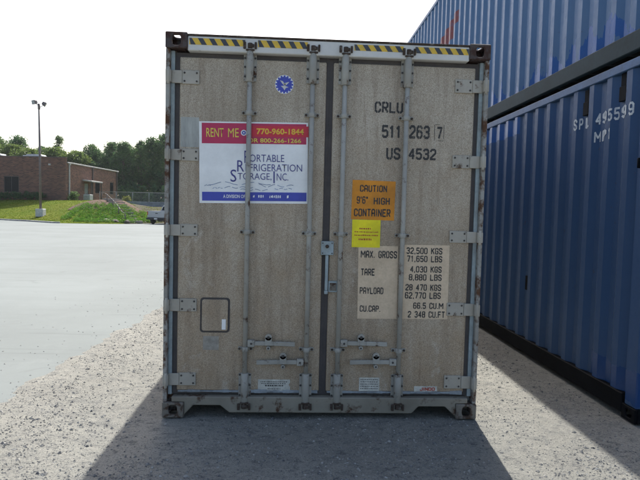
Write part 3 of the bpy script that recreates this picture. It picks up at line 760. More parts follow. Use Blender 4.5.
# number block
def tx(t, x0, x1, z0, z1, parent, mt=M['ink'], b=.185, y=TY - .0006, wear=0.0):
    Q = stroke_quads(t, x0, x1, z0, z1, b, True, wear)
    for ks in list(words.values()):
        s = MB()
        for k in ks: s.poly([(x, y - .00006 * (k % 5), z) for x, z in Q[k]])
        s.build('lettering', mt, parent)
PY = DY - .0012
tx('CRLU', .352, .572, 2.366, 2.452, door_r, y=PY); tx('511', .413, .566, 2.176, 2.276, door_r, y=PY); tx('263', .626, .785, 2.178, 2.281, door_r, y=PY); tx('7', .838, .884, 2.182, 2.276, door_r, y=PY)
tx('US', .452, .562, 2.013, 2.106, door_r, y=PY); tx('4532', .626, .842, 2.017, 2.106, door_r, y=PY)
s = MB()
for a, b, c, d in ((.821, .8245, 2.170, 2.290), (.893, .8965, 2.185, 2.292), (.8262, .860, 2.2885, 2.292), (.850, .8918, 2.166, 2.1695)): s.box(a, b, PY, PY + .0008, c, d)
s.build('number_box', M['ink'], door_r)

p = plate('caution_plate', .197, .531, 1.546, 1.848, M['orange'], rot=math.radians(-.8)); p['label'] = 'orange caution plate with black stencilled words'
tx('CAUTION', .257, .468, 1.760, 1.814, p); tx("9'6\"", .234, .322, 1.668, 1.727, p); tx('HIGH', .366, .492, 1.664, 1.720, p); tx('CONTAINER', .216, .500, 1.570, 1.632, p)
p = plate('yellow_sticker', .205, .425, 1.332, 1.545, M['yellow'], y=TY - .0016); p['label'] = 'bright yellow warning sticker with faint red lines'
s = MB(); RR = random.Random(9)
for x0, x1, z, h in ((.262, .352, 1.478, .013), (.225, .408, 1.452, .009), (.225, .408, 1.426, .009), (.258, .358, 1.395, .016)):
    x = x0
    while x < x1:
        w = RR.uniform(.005, .014); s.box(x, min(x1, x + w), TY - .0022, TY - .0018, z - h / 2, z + h / 2 * RR.uniform(.5, 1)); x += w + RR.uniform(.003, .007)
s.build('worn_lettering', M['redink'], p)['kind'] = 'stuff'
p = plate('weight_decal', .262, .572, .775, 1.345, M['cream'], rot=math.radians(.6)); p['label'] = 'cream decal listing gross, tare, payload and capacity'
tx('MAX. GROSS', .278, .562, 1.250, 1.308, p); tx('TARE', .283, .392, 1.112, 1.168, p); tx('PAYLOAD', .278, .464, .968, 1.022, p); tx('CU.CAP.', .282, .446, .828, .880, p)
p = plate('figures_decal', .616, .976, .778, 1.360, M['cream'], rot=math.radians(.4)); p['label'] = 'cream decal with the weight and volume figures'
for t, x0, z0, z1, x1 in (('32,500 KGS', .634, 1.288, 1.340, .918), ('71,650 LBS', .640, 1.226, 1.277, .919), ('4,030 KGS', .668, 1.144, 1.195, .918), ('8,880 LBS', .660, 1.081, 1.132, .920), ('28 470 KGS', .636, 1.001, 1.053, .919), ('62,770 LBS', .634, .938, .990, .918), ('66.5 CU.M', .702, .858, .909, .942), ('2 348 CU.FT', .662, .788, .841, .956)):
    tx(t, x0, x1, z0, z1, p)
# small labels near the sill
def scribble(parent, rows, y, mt, seed):
    s = MB(); q = random.Random(seed)
    for x0, x1, z, h in rows:
        x = x0
        while x < x1:
            w = q.uniform(.004, .014); s.box(x, min(x1, x + w), y, y + .0004, z - h / 2, z + h / 2); x += w + q.uniform(.003, .006)
    s.build('fine_print', mt, parent)['kind'] = 'stuff'
s = MB(); s.prism([(-.496, .196), (-.246, .199), (-.246, .225), (-.258, .245), (-.246, .262), (-.248, .286), (-.496, .286)], TY, TY + .0012); p = s.build('torn_label', M['label'], ct)
scribble(p, [(-.475, -.27, .268, .006), (-.47, -.28, .254, .006), (-.44, -.30, .238, .011), (-.42, -.32, .212, .006)], TY - .0006, M['ink'], 3)
p = plate('data_label', .294, .454, .200, .308, M['label'])
scribble(p, [(.305, .445, .292 - k * .018, .005) for k in range(5)], TY - .0006, M['ink'], 4)
p = plate('maker_label', .732, .916, .196, .242, M['label']); tx('JINDO', .778, .898, .205, .234, p, M['redink'], .2)

# hazard tape on the header
for x0, x1, z0, z1 in ((-1.045, -.634, 2.808, 2.856), (-.541, -.170, 2.808, 2.858), (.178, .552, 2.812, 2.856), (.640, 1.050, 2.810, 2.856)):
    t = plate('hazard_tape', x0, x1, z0, z1, M['tape_y'], hdo, y=.0086, t=.0012)
    s = MB(); per = .0815; x = x0 - .02; sk = .030
    while x < x1:
        P = [(x + sk, z0), (x + sk + .038, z0), (x + .038, z1), (x, z1)]
        P = [(min(max(a, x0), x1), b) for a, b in P]
        if max(a for a, _ in P) - min(a for a, _ in P) > .012: s.poly([(a, .0079, b) for a, b in P])
        x += per
    s.build('stripe_print', M['tape_k'], hdo)['kind'] = 'stuff'

# ------------------------------------------------------------------ blue containers
BX, BY0, BL, BW = 2.439, -.10, 12.192, 2.438
def corr(y):
    """depth of the trapezoid ribs behind the outer flats"""
    t = (y - .116) % .278
    if t < .068: return .036 * (1 - t / .068)
    if t < .140: return 0.0
    if t < .208: return .036 * (t - .140) / .068
    return .036
def corr_breaks(y0, y1):
    out = [y0]; k = math.floor((y0 - .116) / .278) - 1
    while True:
        for o in (0, .068, .140, .208):
            yy = .116 + k * .278 + o
            if y0 < yy < y1: out.append(yy)
        if .116 + k * .278 > y1: break
        k += 1
    return out + [y1]
def blue_container(name, label, z, hh, paint, rail, toprail):
    t = thing(name, label, 'container', (BX, 0, z), 0, 'blue containers in the stack')
    y0, y1 = BY0, BY0 + BL
    B = corr_breaks(y0 + .15, y1 - .15)
    def wall(nm, x_off, sgn):
        mb = MB(); zs = [.195, .8, 1.6, 2.3, hh - .085]; b = len(mb.v); n = len(B)
        for zz in zs:
            for yy in B: mb.v.append((x_off + sgn * (.012 + corr(yy)), yy, zz))
        for j in range(len(zs) - 1):
            for i in range(n - 1): mb.face((b + j * n + i, b + j * n + i + 1, b + (j + 1) * n + i + 1, b + (j + 1) * n + i))
        return mb.build(nm, paint, t)
    side = wall('side_panel', 0, 1); wall('side_panel', BW, -1)
    for s_, xx in ((1, 0), (-1, BW)):
        mb = MB(); mb.box(xx, xx + s_ * .060, y0 + .1785, y1 - .1785, .035, .193); mb.build('bottom_rail', rail, t, bevel=.006)
        mb = MB(); mb.box(xx, xx + s_ * .060, y0 + .1785, y1 - .1785, hh - .083, hh - .010); mb.build('top_rail', toprail, t, bevel=.006)
        for yy, e in ((y0, 1), (y1, -1)):
            mb = MB(); mb.box(xx + s_ * .004, xx + s_ * .12, yy + e * .004, yy + e * .1495, .1185, hh - .1185); mb.build('corner_post', paint, t, bevel=.01)
            for zz in (0, hh - .118):
                mb = MB(); w, d, h = .162, .178, .118; tt = .02
                yc = yy + e * d / 2; xc = xx + s_ * w / 2
                mb.ringplate((xx, yc, zz + h / 2), (0, 1, 0), (0, 0, 1), (-s_, 0, 0), d, h, .080, .062, tt)
                mb.ringplate((xc, yy, zz + h / 2), (1, 0, 0), (0, 0, 1), (0, -e, 0), w - 2 * tt, h - .002, .066, .076, tt)
                mb.box(xx + s_ * tt, xx + s_ * w, yy + e * tt, yy + e * d, zz + .001, zz + .018); mb.box(xx + s_ * tt, xx + s_ * w, yy + e * tt, yy + e * d, zz + h - .018, zz + h - .001)
                mb.box(xx + s_ * (w - .02), xx + s_ * w, yy + e * tt, yy + e * d, zz + .018, zz + h - .018)
                mb.build('corner_casting', rail, t, bevel=.006)
    mb = MB(); mb.box(.061, BW - .061, y0 + .02, y1 - .02, hh - .05, hh - .02); mb.build('roof', paint, t)
    mb = MB(); mb.box(.061, BW - .061, y0 + .18, y1 - .18, .14, .185)
    for k in range(38): mb.box(.061, BW - .061, y0 + .4 + k * .3, y0 + .45 + k * .3, .04, .1395)
    mb.build('floor_frame', M['black'], t)
    for yy, e in ((y0, 1), (y1, -1)):
        mb = MB(); n = 32
        P = [(.125 + (BW - .25) * k / n, yy + e * (.03 + (.03 if k % 4 in (1, 2) else 0))) for k in range(n + 1)]
        for (xa, ya), (xb, yb) in zip(P, P[1:]): mb.poly([(xa, ya, .12), (xb, yb, .12), (xb, yb, hh - .1), (xa, ya, hh - .1)])
        mb.build('end_wall', paint, t)
        for za, zb in ((.02, .1195), (hh - .1, hh - .012)):
            mb = MB(); mb.box(.163, BW - .163, yy + e * .005, yy + e * .12, za, zb); mb.build('end_rail', rail, t)
    return t, side
low, lowside = blue_container('shipping_container', 'dark blue ribbed container on the ground, lower one of the stack', 0.0, 2.896, M['blue_low'], M['rail_black'], M['blue_rail'])
up, upside = blue_container('shipping_container', 'faded blue ribbed container on top of the stack with red slanting stripe', 2.912, 2.868, M['blue_up'], M['rail_dark'], M['blue_rail'])
for yy in (BY0 + .089, BY0 + BL - .089):        # stacking cones between the two boxes
    for xx in (.081, BW - .081):
        mb = MB(); mb.box(xx - .05, xx + .05, yy - .07, yy + .07, 2.8965, 2.9115); mb.build('stacking_pad', M['rail_dark'], low)

def rib_text(t, y_left, y_right, z0, z1, parent):
    """lettering painted over the ribs; y_left is the end on the left of the picture (larger y)"""
    bm = bmesh.new()
    for k, q in enumerate(stroke_quads(t, y_left, y_right, z0, z1, .17, False)):
        bm.faces.new([bm.verts.new((-.0002 * (k % 4), yy, zz)) for yy, zz in q])
    for yb in corr_breaks(min(y_left, y_right) - .01, max(y_left, y_right) + .01)[1:-1]:
        bmesh.ops.bisect_plane(bm, geom=bm.verts[:] + bm.edges[:] + bm.faces[:], plane_co=(0, yb, 0), plane_no=(0, 1, 0))
    for v in bm.verts: v.co.x += .012 + corr(v.co.y) - .0025
    me = bpy.data.meshes.new('lettering'); bm.to_mesh(me); bm.free(); me.materials.append(M['chalk'])
    o = bpy.data.objects.new('lettering', me); COL.objects.link(o); o.parent = parent
for ch, ya, yb in (('S', 1.062, 1.008), ('P', .990, .953), ('L', .914, .790), ('4', .712, .658), ('9', .637, .514), ('5', .494, .447), ('5', .433, .386), ('9', .360, .240), ('9', .210, .158)): rib_text(ch, ya, yb, 2.440, 2.547, lowside)
for ch, ya, yb in (('M', .716, .650), ('P', .628, .505), ('1', .480, .450)): rib_text(ch, ya, yb, 2.282, 2.383, lowside)
for yc, zt in ((.885, 2.795), (.325, 2.815)):     # vent boxes under the top rail
    mb = MB(); mb.box(.020, .0465, yc - .05, yc + .045, zt - .235, zt - .11); mb.box(.030, .0466, yc - .035, yc + .04, zt - .1095, zt)
    mb.build('vent_box', M['rail_black'], low, bevel=.004)
mb = MB(); mb.box(.032, .0478, 1.945, 2.03, .75, .915); mb.build('dark_plate', M['rail_black'], low, bevel=.003)
mb = MB(); mb.box(.0, .03, -.02, .03, 2.00, 2.08); mb.cyl((-.012, .005, 2.0), (-.012, .005, 2.08), .014, 10); mb.build('lashing_lug', M['rail_black'], low, bevel=.004)

# ------------------------------------------------------------------ brick building
bang = math.atan2(-1.3, 14.8)                   # side wall runs 5 degrees off the y axis
bld = thing('brick_building', 'low flat-roofed brown brick building on the grassy rise', 'building', (-27.6, 62, 1.4), bang)
# local: x along the front (negative = left), y along the side wall away from the camera
def bwall(x0, x1, y0, y1, z0, z1, holes, axis, name='wall'):
    """brick wall slab; holes = (a0,a1,z0,z1) along its length; built as blocks round the openings"""
    mb = MB(); a0, a1 = (x0, x1) if axis == 'x' else (y0, y1)
    cuts = sorted({a0, a1} | {h[0] for h in holes} | {h[1] for h in holes})
    for ca, cb in zip(cuts, cuts[1:]):
        hs = [h for h in holes if h[0] <= ca + 1e-6 and h[1] >= cb - 1e-6]
        segs = [(z0, z1)] if not hs else [(z0, hs[0][2]), (hs[0][3], z1)]
        for za, zb in segs:
            if zb - za < .01: continue
            if axis == 'x': mb.box(ca, cb, y0, y1, za, zb)
            else: mb.box(x0, x1, ca, cb, za, zb)
    return mb.build(name, M['brick'], bld)
Z0 = 1.4
wf = bwall(-30, 0, 0, .3, 0, 5.85, [(-7.62, -5.76, 1.55, 3.50), (-14.5, -12.6, 1.55, 3.50), (-21, -19.1, 1.55, 3.5)], 'x')
ws = bwall(-.3, 0, .3, 15.0, 0, 5.2, [(4.75, 5.85, .75, 3.05), (7.75, 9.25, 1.85, 3.5), (12.4, 13.6, 1.85, 3.6)], 'y')
mb = MB(); mb.box(-30, -.31, 14.7, 15.0, 0, 5.2); mb.box(-30, -29.7, .31, 14.69, 0, 5.2); mb.build('wall', M['brick'], bld)
mb = MB(); mb.box(-29.6, -.32, .32, 14.6, 5.0, 5.12); rf = mb.build('roof', M['roofing'], bld)
mb = MB(); mb.box(-.36, .14, .302, 15.15, 5.203, 5.36); mb.build('eave_trim', M['trim'], bld, bevel=.02)
mb = MB(); mb.box(-30.05, .03, -.03, .34, 5.852, 5.93); mb.build('coping', M['brown_metal'], bld)
for a0, a1, z0, z1 in ((-7.62, -5.76, 1.55, 3.50), (-14.5, -12.6, 1.55, 3.50), (-21, -19.1, 1.55, 3.5)):
    mb = MB(); t = .07
    mb.box(a0, a0 + t, .05, .14, z0, z1); mb.box(a1 - t, a1, .05, .14, z0, z1); mb.box(a0 + t, a1 - t, .05, .14, z0, z0 + t); mb.box(a0 + t, a1 - t, .05, .14, z1 - t, z1); mb.box((a0 + a1) / 2 - .03, (a0 + a1) / 2 + .03, .06, .13, z0 + t, z1 - t)
    w = mb.build('window', M['brown_metal'], bld)
    mb = MB(); mb.box(a0 + t, a1 - t, .09, .10, z0 + t, z1 - t); mb.build('pane', M['glass'], w)
for a0, a1, z0, z1 in ((7.75, 9.25, 1.85, 3.5), (12.4, 13.6, 1.85, 3.6)):
    mb = MB(); t = .07
    mb.box(-.14, -.05, a0, a0 + t, z0, z1); mb.box(-.14, -.05, a1 - t, a1, z0, z1); mb.box(-.14, -.05, a0 + t, a1 - t, z0, z0 + t); mb.box(-.14, -.05, a0 + t, a1 - t, z1 - t, z1)
    w = mb.build('window', M['brown_metal'], bld)
    mb = MB(); mb.box(-.10, -.09, a0 + t, a1 - t, z0 + t, z1 - t); mb.build('pane', M['glass'], w)
mb = MB(); mb.box(-.16, -.08, 4.77, 5.83, .75, 3.03); dr = mb.build('door', M['doorgrey'], bld)
mb = MB(); mb.box(-.08, -.03, 5.6, 5.68, 1.7, 1.85); mb.build('door_handle', M['galv'], dr)
mb = MB(); mb.hexa([(.002, 4.2, 3.30), (1.2, 4.2, 3.18), (1.2, 7.4, 3.18), (.002, 7.4, 3.30), (.002, 4.2, 3.50), (1.2, 4.2, 3.36), (1.2, 7.4, 3.36), (.002, 7.4, 3.50)]); mb.build('canopy', M['trim'], bld, bevel=.02)
for yy in (4.35, 7.25):
    mb = MB(); mb.box(1.02, 1.14, yy - .06, yy + .06, .6, 3.185); mb.build('canopy_post', M['brown_metal'], bld)
for yy in (.75, 6.9, 14.6):
    mb = MB(); mb.box(.005, .13, yy - .07, yy + .07, .5, 5.2); mb.box(.0, .2, yy - .12, yy + .12, 5.02, 5.2); mb.build('downspout', M['trim'] if yy < 1 else M['brown_metal'], bld)
mb = MB(); mb.box(-2.05, -1.8, -.16, -.002, 4.9, 5.08); mb.build('wall_lamp', M['trim'], bld)
for x0, x1 in ((-6.6, -4.2), (-11, -9.4)):
    mb = MB(); mb.box(x0, x1, 2.2, 4.0, 5.12, 6.25); mb.box(x0 + .3, x1 - .3, 2.4, 3.8, 6.25, 6.40); mb.build('roof_unit', M['unit'], bld, bevel=.04)

# air conditioner by the side wall
def bpt(x, y):                                  # building local to world
    c_, s_ = math.cos(bang), math.sin(bang); return (-27.6 + x * c_ - y * s_, 62 + x * s_ + y * c_)
ax_, ay_ = bpt(1.5, 2.6)
ac = thing('air_conditioner', 'pale grey air conditioner unit beside the brick side wall', 'air conditioner', (ax_, ay_, bank(ax_, ay_) - .02), bang)
mb = MB(); mb.box(-.42, .42, -.42, .42, .0, .9); bd = mb.build('cabinet', M['unit'], ac, bevel=.03)
mb = MB(); mb.cyl((0, 0, .9), (0, 0, .95), .34, 16); mb.build('fan_grille', M['brown_metal'], ac)
mb = MB()
for k in range(9): mb.box(-.36, .36, -.432, -.421, .12 + k * .08, .155 + k * .08)
mb.build('louvre', M['galv'], bd)['kind'] = 'stuff'

# ------------------------------------------------------------------ plants and trees
def leaf_mesh(name, clumps, per, size, mat_):
    rr = random.Random(sum(map(ord, name)) + len(clumps)); v = []; f = []
    for (cx, cy, cz, rad) in clumps:
        for k in range(per):
            while True:
                p = Vector((rr.uniform(-1, 1), rr.uniform(-1, 1), rr.uniform(-1, 1)))
                if .15 < p.length < 1: break
            p = Vector((cx, cy, cz)) + p * rad
            n = Vector((rr.gauss(0, 1), rr.gauss(0, 1), rr.gauss(.5, 1))).normalized(); a = n.orthogonal().normalized(); b = n.cross(a)
            s = size * rr.uniform(.6, 1.4); t = rr.uniform(0, 6.28); a, b = a * math.cos(t) + b * math.sin(t), b * math.cos(t) - a * math.sin(t)
            i = len(v); v += [tuple(p - a * s), tuple(p - b * s * .55), tuple(p + a * s), tuple(p + b * s * .55)]; f.append((i, i + 1, i + 2, i + 3))
    me = bpy.data.meshes.new(name); me.from_pydata(v, [], f); me.materials.append(mat_); me.update(); return me
def link(name, me, parent=None):
    o = bpy.data.objects.new(name, me); COL.objects.link(o)
    if parent: o.parent = parent
    return o
def tree_variant(seed, h, spread, base, mt, nclump=46, per=34, leaf=.30, pine=False):
    """unit tree: trunk with limbs mesh + crown mesh, height h"""
    rr = random.Random(seed); tb = MB(); cl = []
    z = 0; p = Vector((0, 0, -.3)); r0 = .022 * h; segs = 6
    for k in range(segs):
        q = p + Vector((rr.uniform(-.02, .02) * h, rr.uniform(-.02, .02) * h, h * .85 / segs)); tb.cyl(p, q, r0 * (1 - k / (segs + .7)), 7, 0, r0 * (1 - (k + 1) / (segs + .7)), cap=False); 
        p = q
    for k in range(nclump):
        u_ = rr.random() ** .8; zz = h * (base + (1 - base) * u_)
        env = spread * (math.sin(math.pi * min(1, (.16 + .84 * u_))) ** .6 if not pine else (1.05 - u_) ** .8)
        a = rr.uniform(0, 6.28); d = env * math.sqrt(rr.random()) * rr.uniform(.75, 1.15)
        rad = h * rr.uniform(.05, .10) * (1 if not pine else .55)
        c = (d * math.cos(a), d * math.sin(a), min(zz, h - rad * .6)); cl.append((*c, rad))
        if k % 3 == 0:
            zb = max(h * .18, c[2] - d * .8 - h * .03); tb.cyl((0, 0, zb), c, .008 * h, 5, 0, .003 * h, cap=False)
    return tb, leaf_mesh('crown%d' % seed, cl, per, leaf, mt)
VAR = []
for seed, h, sp, ba, mt, pine in ((1, 13, 3.4, .22, 'leaf_a', False), (2, 12, 3.0, .26, 'leaf_a', False), (3, 14, 2.9, .30, 'leaf_a', False), (4, 12, 3.6, .2, 'leaf_b', False), (5, 14, 2.4, .5, 'leaf_b', True), (6, 9, 3.0, .15, 'leaf_c', False), (7, 13, 2.6, .4, 'leaf_a', True)):
    tb, cm = tree_variant(seed, h, sp, ba, M[mt], 92 if not pine else 40, 84 if not pine else 50, .165 if not pine else .15, pine); tm = tb.mesh('trunk'); tm.materials.append(M['bark']); VAR.append((h, tm, cm))
def put_tree(x, y, z, v, h, label, group='trees of the wood', rz=None):
    vh, tm, cm = VAR[v]; t = thing('tree', label, 'tree', (x, y, z), R.uniform(0, 6.28) if rz is None else rz, group); s = h / vh; t.scale = (s * R.uniform(.9, 1.15), s * R.uniform(.9, 1.15), s)
    link('trunk', tm, t); link('crown', cm, t); return t
# skyline trees (x, y, top height above z=0 at that spot, variant)
def top_z(px_slope, y): return px_slope
sky_trees = [(-57, 97, 13.6, 0), (-53.2, 95, 13.2, 3), (-50.0, 96, 13.5, 0), (-46.3, 98, 11.6, 3), (-42.9, 96, 13.9, 4), (-39.6, 98, 11.0, 1), (-36.6, 95, 12.4, 1), (-33.6, 97, 13.1, 0), (-30.6, 94, 12.9, 2), (-28.2, 96, 13.6, 6), (-26.0, 95, 13.9, 2), (-23.6, 94, 14.5, 0), (-20.5, 96, 14, 2), (-17, 95, 14, 1), (-13, 97, 13.6, 0), (-9, 95, 14, 2), (-5, 96, 13.4, 3), (0, 97, 13.6, 0), (5, 95, 14, 1), (-62, 98, 13, 1), (-55.2, 99, 12.4, 1), (-47.8, 100, 12.3, 1), (-44.8, 101, 11.6, 0), (-41.2, 100, 11.4, 3), (-38.0, 101, 12.0, 0), (-35.0, 100, 12.2, 2), (-32.0, 100, 12.9, 1), (-29.4, 100, 13.0, 3), (-24.9, 100, 13.6, 1), (-67, 97, 13.5, 2), (-72, 99, 13, 0)]
SKY_LABEL = {0: 'broad tree at the left edge of the photo above the brick roof', 2: 'rounded oak left of the lamp post above the brick roof', 1: 'mid-green tree left of the rounded oak above the brick roof', 3: 'low mid-green tree just right of the lamp post in the skyline',
 4: 'thin airy tree standing above its neighbours behind the brick roof', 5: 'low dark tree right of the thin airy tree in the skyline', 6: 'dark tree above the roof end trim, left of the taller skyline trees', 7: 'broad dark tree rising above the middle of the brick side wall',
 8: 'narrow dark tree rising above the far end of the brick side wall', 9: 'slim pointed dark tree right of the far end of the building', 10: 'dark tree behind the chain-link fence, second tallest beside the container', 11: 'tallest dark tree in the skyline, against the edge of grey container'}
for k, (x, y, tz, v) in enumerate(sky_trees):
    put_tree(x, y, 1.9, v, tz - 1.9, SKY_LABEL.get(k, 'dark tree of the wood out of sight behind the grey container' if x > -22 else 'dark tree of the wood beyond the left edge of the photo' if x < -58 else 'dark tree between and behind the front skyline trees'), 'skyline trees of the wood')
for k in range(24):                             # second rank closes the gaps lower down
    x = -72 + k * 3.3 + R.uniform(-.8, .8); put_tree(x, 103 + R.uniform(-2, 3), 1.9, (0, 1, 3, 2)[k % 4], R.uniform(8.4, 10.2), 'lower dark tree filling the wood behind the skyline trees', 'inner trees of the wood')
for x, y, tz, v in ((-47, 88, 11.2, 5), (-43.5, 86, 10.4, 5), (-40.2, 88, 10.9, 5), (-50.5, 89, 11.4, 5), (-37.5, 90, 10.6, 5), (-53.5, 88, 11.2, 5)):
    put_tree(x, y, 1.9, v, tz - 1.9, 'light green rounded tree low behind the brick roof', 'light trees behind the building')
# undergrowth at the foot of the wood: one dark mass
rr = random.Random(3); cl = [(rr.uniform(-70, 8), rr.uniform(88, 93) if True else 0, 1.9 + rr.uniform(.2, 3.4), rr.uniform(.7, 1.3)) for k in range(330)]
cl += [(rr.uniform(-74, 10), rr.uniform(106, 111), rr.uniform(1.5, 8.5), rr.uniform(1.1, 1.9)) for k in range(420)]
o = link('undergrowth', leaf_mesh('undergrowth', cl, 30, .36, M['leaf_a'])); o['kind'] = 'stuff'; tag(o, 'dark leafy undergrowth along the foot of the wood', 'undergrowth')

def bush(name, label, x, y, rx, ry, h, mt, n=16, per=40, leaf=.09, group=None, cat='shrub'):
    rr = random.Random(int(abs(x * 31 + y * 7))); cl = []
    for k in range(n):
        a = rr.uniform(0, 6.28); d = math.sqrt(rr.random()); cl.append((rx * .7 * d * math.cos(a), ry * .7 * d * math.sin(a), h * rr.uniform(.25, .8), h * rr.uniform(.22, .34)))
    t = thing(name, label, cat, (x, y, bank(x, y)), 0, group)
    link('foliage', leaf_mesh('foliage', cl, per, leaf, mt), t)
    sm = MB()
    for k in range(5):
        a = k * 1.257; sm.cyl((.04 * math.cos(a), .04 * math.sin(a), -.1), (rx * .35 * math.cos(a), ry * .35 * math.sin(a), h * .5), .018, 5, 0, .008)
    sm.build('stem', M['bark'], t)
for k, xx in enumerate((-8.9, -7.2, -5.6, -4.1, -2.6)):
    wx, wy = bpt(xx, -.9); bush('hedge_shrub', ('clipped dark shrub at the left edge of the photo under the brick front', 'clipped dark shrub under the front window of the building', 'clipped dark shrub just left of the lamp post by the brick front', 'clipped dark shrub just right of the lamp post by the brick front', 'clipped dark shrub nearest the building corner on the brick front')[k], wx, wy, .95, .6, 1.0, M['leaf_a'], 18, 40, .09, 'shrubs along the front wall')
wx, wy = bpt(.8, .4); bush('round_shrub', 'rounded green shrub at the corner of the building beside air conditioner', wx, wy, .7, .7, 1.25, M['leaf_b'], 18, 44, .09)
wx, wy = bpt(1.2, 15.2); bush('yellow_shrub', 'yellow-green shrub at the far end of the brick side wall', wx, wy, .8, .7, 1.1, M['leaf_y'], 16, 44, .09)

# mulch bed and green ground cover on the mound
def sheet(name, P, mt, lift, kind='structure', n=22):
    mb = MB(); (x0, x1), (y0, y1), inside = P; nx_ = n; ny_ = n
    idx = {}
    for j in range(ny_ + 1):
        for i in range(nx_ + 1):
            x = x0 + (x1 - x0) * i / nx_; y = y0 + (y1 - y0) * j / ny_; idx[i, j] = len(mb.v); mb.v.append((x, y, bank(x, y) + lift))
    for j in range(ny_):
        for i in range(nx_):
            x = x0 + (x1 - x0) * (i + .5) / nx_; y = y0 + (y1 - y0) * (j + .5) / ny_
            if inside(x, y): mb.face((idx[i, j], idx[i + 1, j], idx[i + 1, j + 1], idx[i, j + 1]), 0, True)
    o = mb.build(name, mt); o['kind'] = kind; return o
in_bed = lambda x, y: ((x + 19.2) / 3.6) ** 2 + ((y - 51.2) / 2.3) ** 2 < 1
sheet('mulch_bed', ((-23.5, -15), (47.5, 54.5), in_bed), M['mulch'], .06, n=44)
rr = random.Random(21); cl = []
while len(cl) < 900:
    x, y = rr.uniform(-21.5, -13.6), rr.uniform(44, 52)
    d = y - y_edge(x)
    if d < .5 or y > 50.7 + (x + 20.5) * .1 or (x < -19.6 and d < 2.2) or d > 7.8: continue
    cl.append((x, y, bank(x, y) + .10, rr.uniform(.14, .30)))
o = link('ground_cover', leaf_mesh('ground_cover', cl, 26, .05, M['cover'])); o['kind'] = 'stuff'; tag(o, 'bright green ground cover on the mound beside the timber steps', 'ground cover')
# tufts along the lawn so that its surface is not a sheet
rr = random.Random(8); v = []; f = []
for k in range(26000):
    x = rr.uniform(-42, -13); d = .25 + 13 * rr.random() ** 1.3; y = y_edge(x) + d
    if y > 61.5 and x < -26: continue
    if in_bed(x, y): continue
    z = bank(x, y); a = rr.uniform(0, 6.28); h = rr.uniform(.03, .08); w = .03; i = len(v)
    v += [(x - w * math.cos(a), y - w * math.sin(a), z), (x + w * math.cos(a), y + w * math.sin(a), z), (x + rr.uniform(-.05, .05), y + rr.uniform(-.05, .05), z + h)]; f.append((i, i + 1, i + 2))
me = bpy.data.meshes.new('lawn_grass'); me.from_pydata(v, [], f); me.materials.append(M['tuft']); o = link('lawn_grass', me); o['kind'] = 'stuff'; tag(o, 'short lawn grass on the rise in front of the building', 'grass')

# timber steps climbing the bank, with a rail
top, bot = Vector((-20.2, 55.0)), Vector((-14.9, 46.4)); NS = 13
dirv = (top - bot).normalized(); nrm = Vector((-dirv.y, dirv.x))
stp = thing('timber_steps', 'grey timber steps with dark handrail climbing the planted bank', 'steps', (bot.x, bot.y, 0))
for k in range(NS):
    q = (dirv * ((top - bot).length * k / NS)); w = bot + q; z = bank(w.x, w.y); mb = MB(); a, b = q + nrm * .75, q - nrm * .75; e = dirv * .5
    P = [b, a, a + e, b + e]; mb.hexa([(p_.x, p_.y, z - .12) for p_ in P] + [(p_.x, p_.y, z + .16) for p_ in P]); mb.build('step', M['timber'], stp, bevel=.02)
for k in range(0, NS + 1, 3):
    q = dirv * ((top - bot).length * k / NS) + nrm * .85; w = bot + q; z = bank(w.x, w.y); mb = MB(); mb.cyl((q.x, q.y, z - .1), (q.x, q.y, z + .80), .045, 8); mb.build('rail_post', M['brown_metal'], stp)
mb = MB(); pr = None
for k in range(NS + 1):
    q = dirv * ((top - bot).length * k / NS) + nrm * .85; w = bot + q; c_ = Vector((q.x, q.y, bank(w.x, w.y) + .80))
    if pr: mb.cyl(pr, c_, .026, 8)
    pr = c_
mb.build('handrail', M['brown_metal'], stp)
# boulders at the foot of the bank
rk = bmesh.new(); bmesh.ops.create_icosphere(rk, subdivisions=2, radius=1)
for v_ in rk.verts: v_.co *= 1 + .35 * mn.noise(v_.co * 1.3); v_.co.z *= .7
rme = bpy.data.meshes.new('boulder'); rk.to_mesh(rme); rk.free(); rme.materials.append(M['rock'])
for k in range(16):
    x = -17.6 + k * .32 + R.uniform(-.1, .1); y = y_edge(x) + R.uniform(.3, 2.4); s = R.uniform(.10, .28)
    o = link('boulder', rme); o.location = (x, y, bank(x, y) + s * .25); o.scale = (s * 1.2, s, s); o.rotation_euler = (0, 0, R.uniform(0, 6)); tag(o, 'brown boulder edging the foot of the planted bank', 'boulder', 'boulders at the foot of the bank')

# block wall with a chain-link fence on it, behind the truck
bw = MB(); bw.box(-26.5, 8, 70, 70.4, 1.2, 2.28); o = bw.build('block_wall', M['wall_grey'], bevel=.03); tag(o, 'low grey retaining wall under the chain-link fence', 'wall')
fe = thing('chain_link_fence', 'chain-link fence along the top of the grey retaining wall', 'fence', (-26.5, 70.2, 2.28))
for k in range(16): mb = MB(); mb.cyl((k * 2.2, 0, -.1), (k * 2.2, 0, 1.27), .038, 8); mb.build('fence_post', M['galv'], fe)
mb = MB(); mb.cyl((0, 0, 1.25), (34, 0, 1.25), .028, 8); mb.build('top_rail', M['galv'], fe)
mb = MB(); wr = .006; Hh = 1.22
for k in range(-8, 215):
    for s_ in (1, -1):
        x0 = k * .16; x1 = x0 + Hh
        a = (x0, 0.0) if s_ > 0 else (x0, Hh); b = (x1, Hh) if s_ > 0 else (x1, 0.0)
        if x0 < 0 or x1 > 34: continue
        yy = -.03 + s_ * .004
        mb.poly([(a[0] - wr, yy, a[1]), (a[0] + wr, yy, a[1]), (b[0] + wr, yy, b[1]), (b[0] - wr, yy, b[1])])
mb.build('wire_mesh', M['galv'], fe)['kind'] = 'stuff'

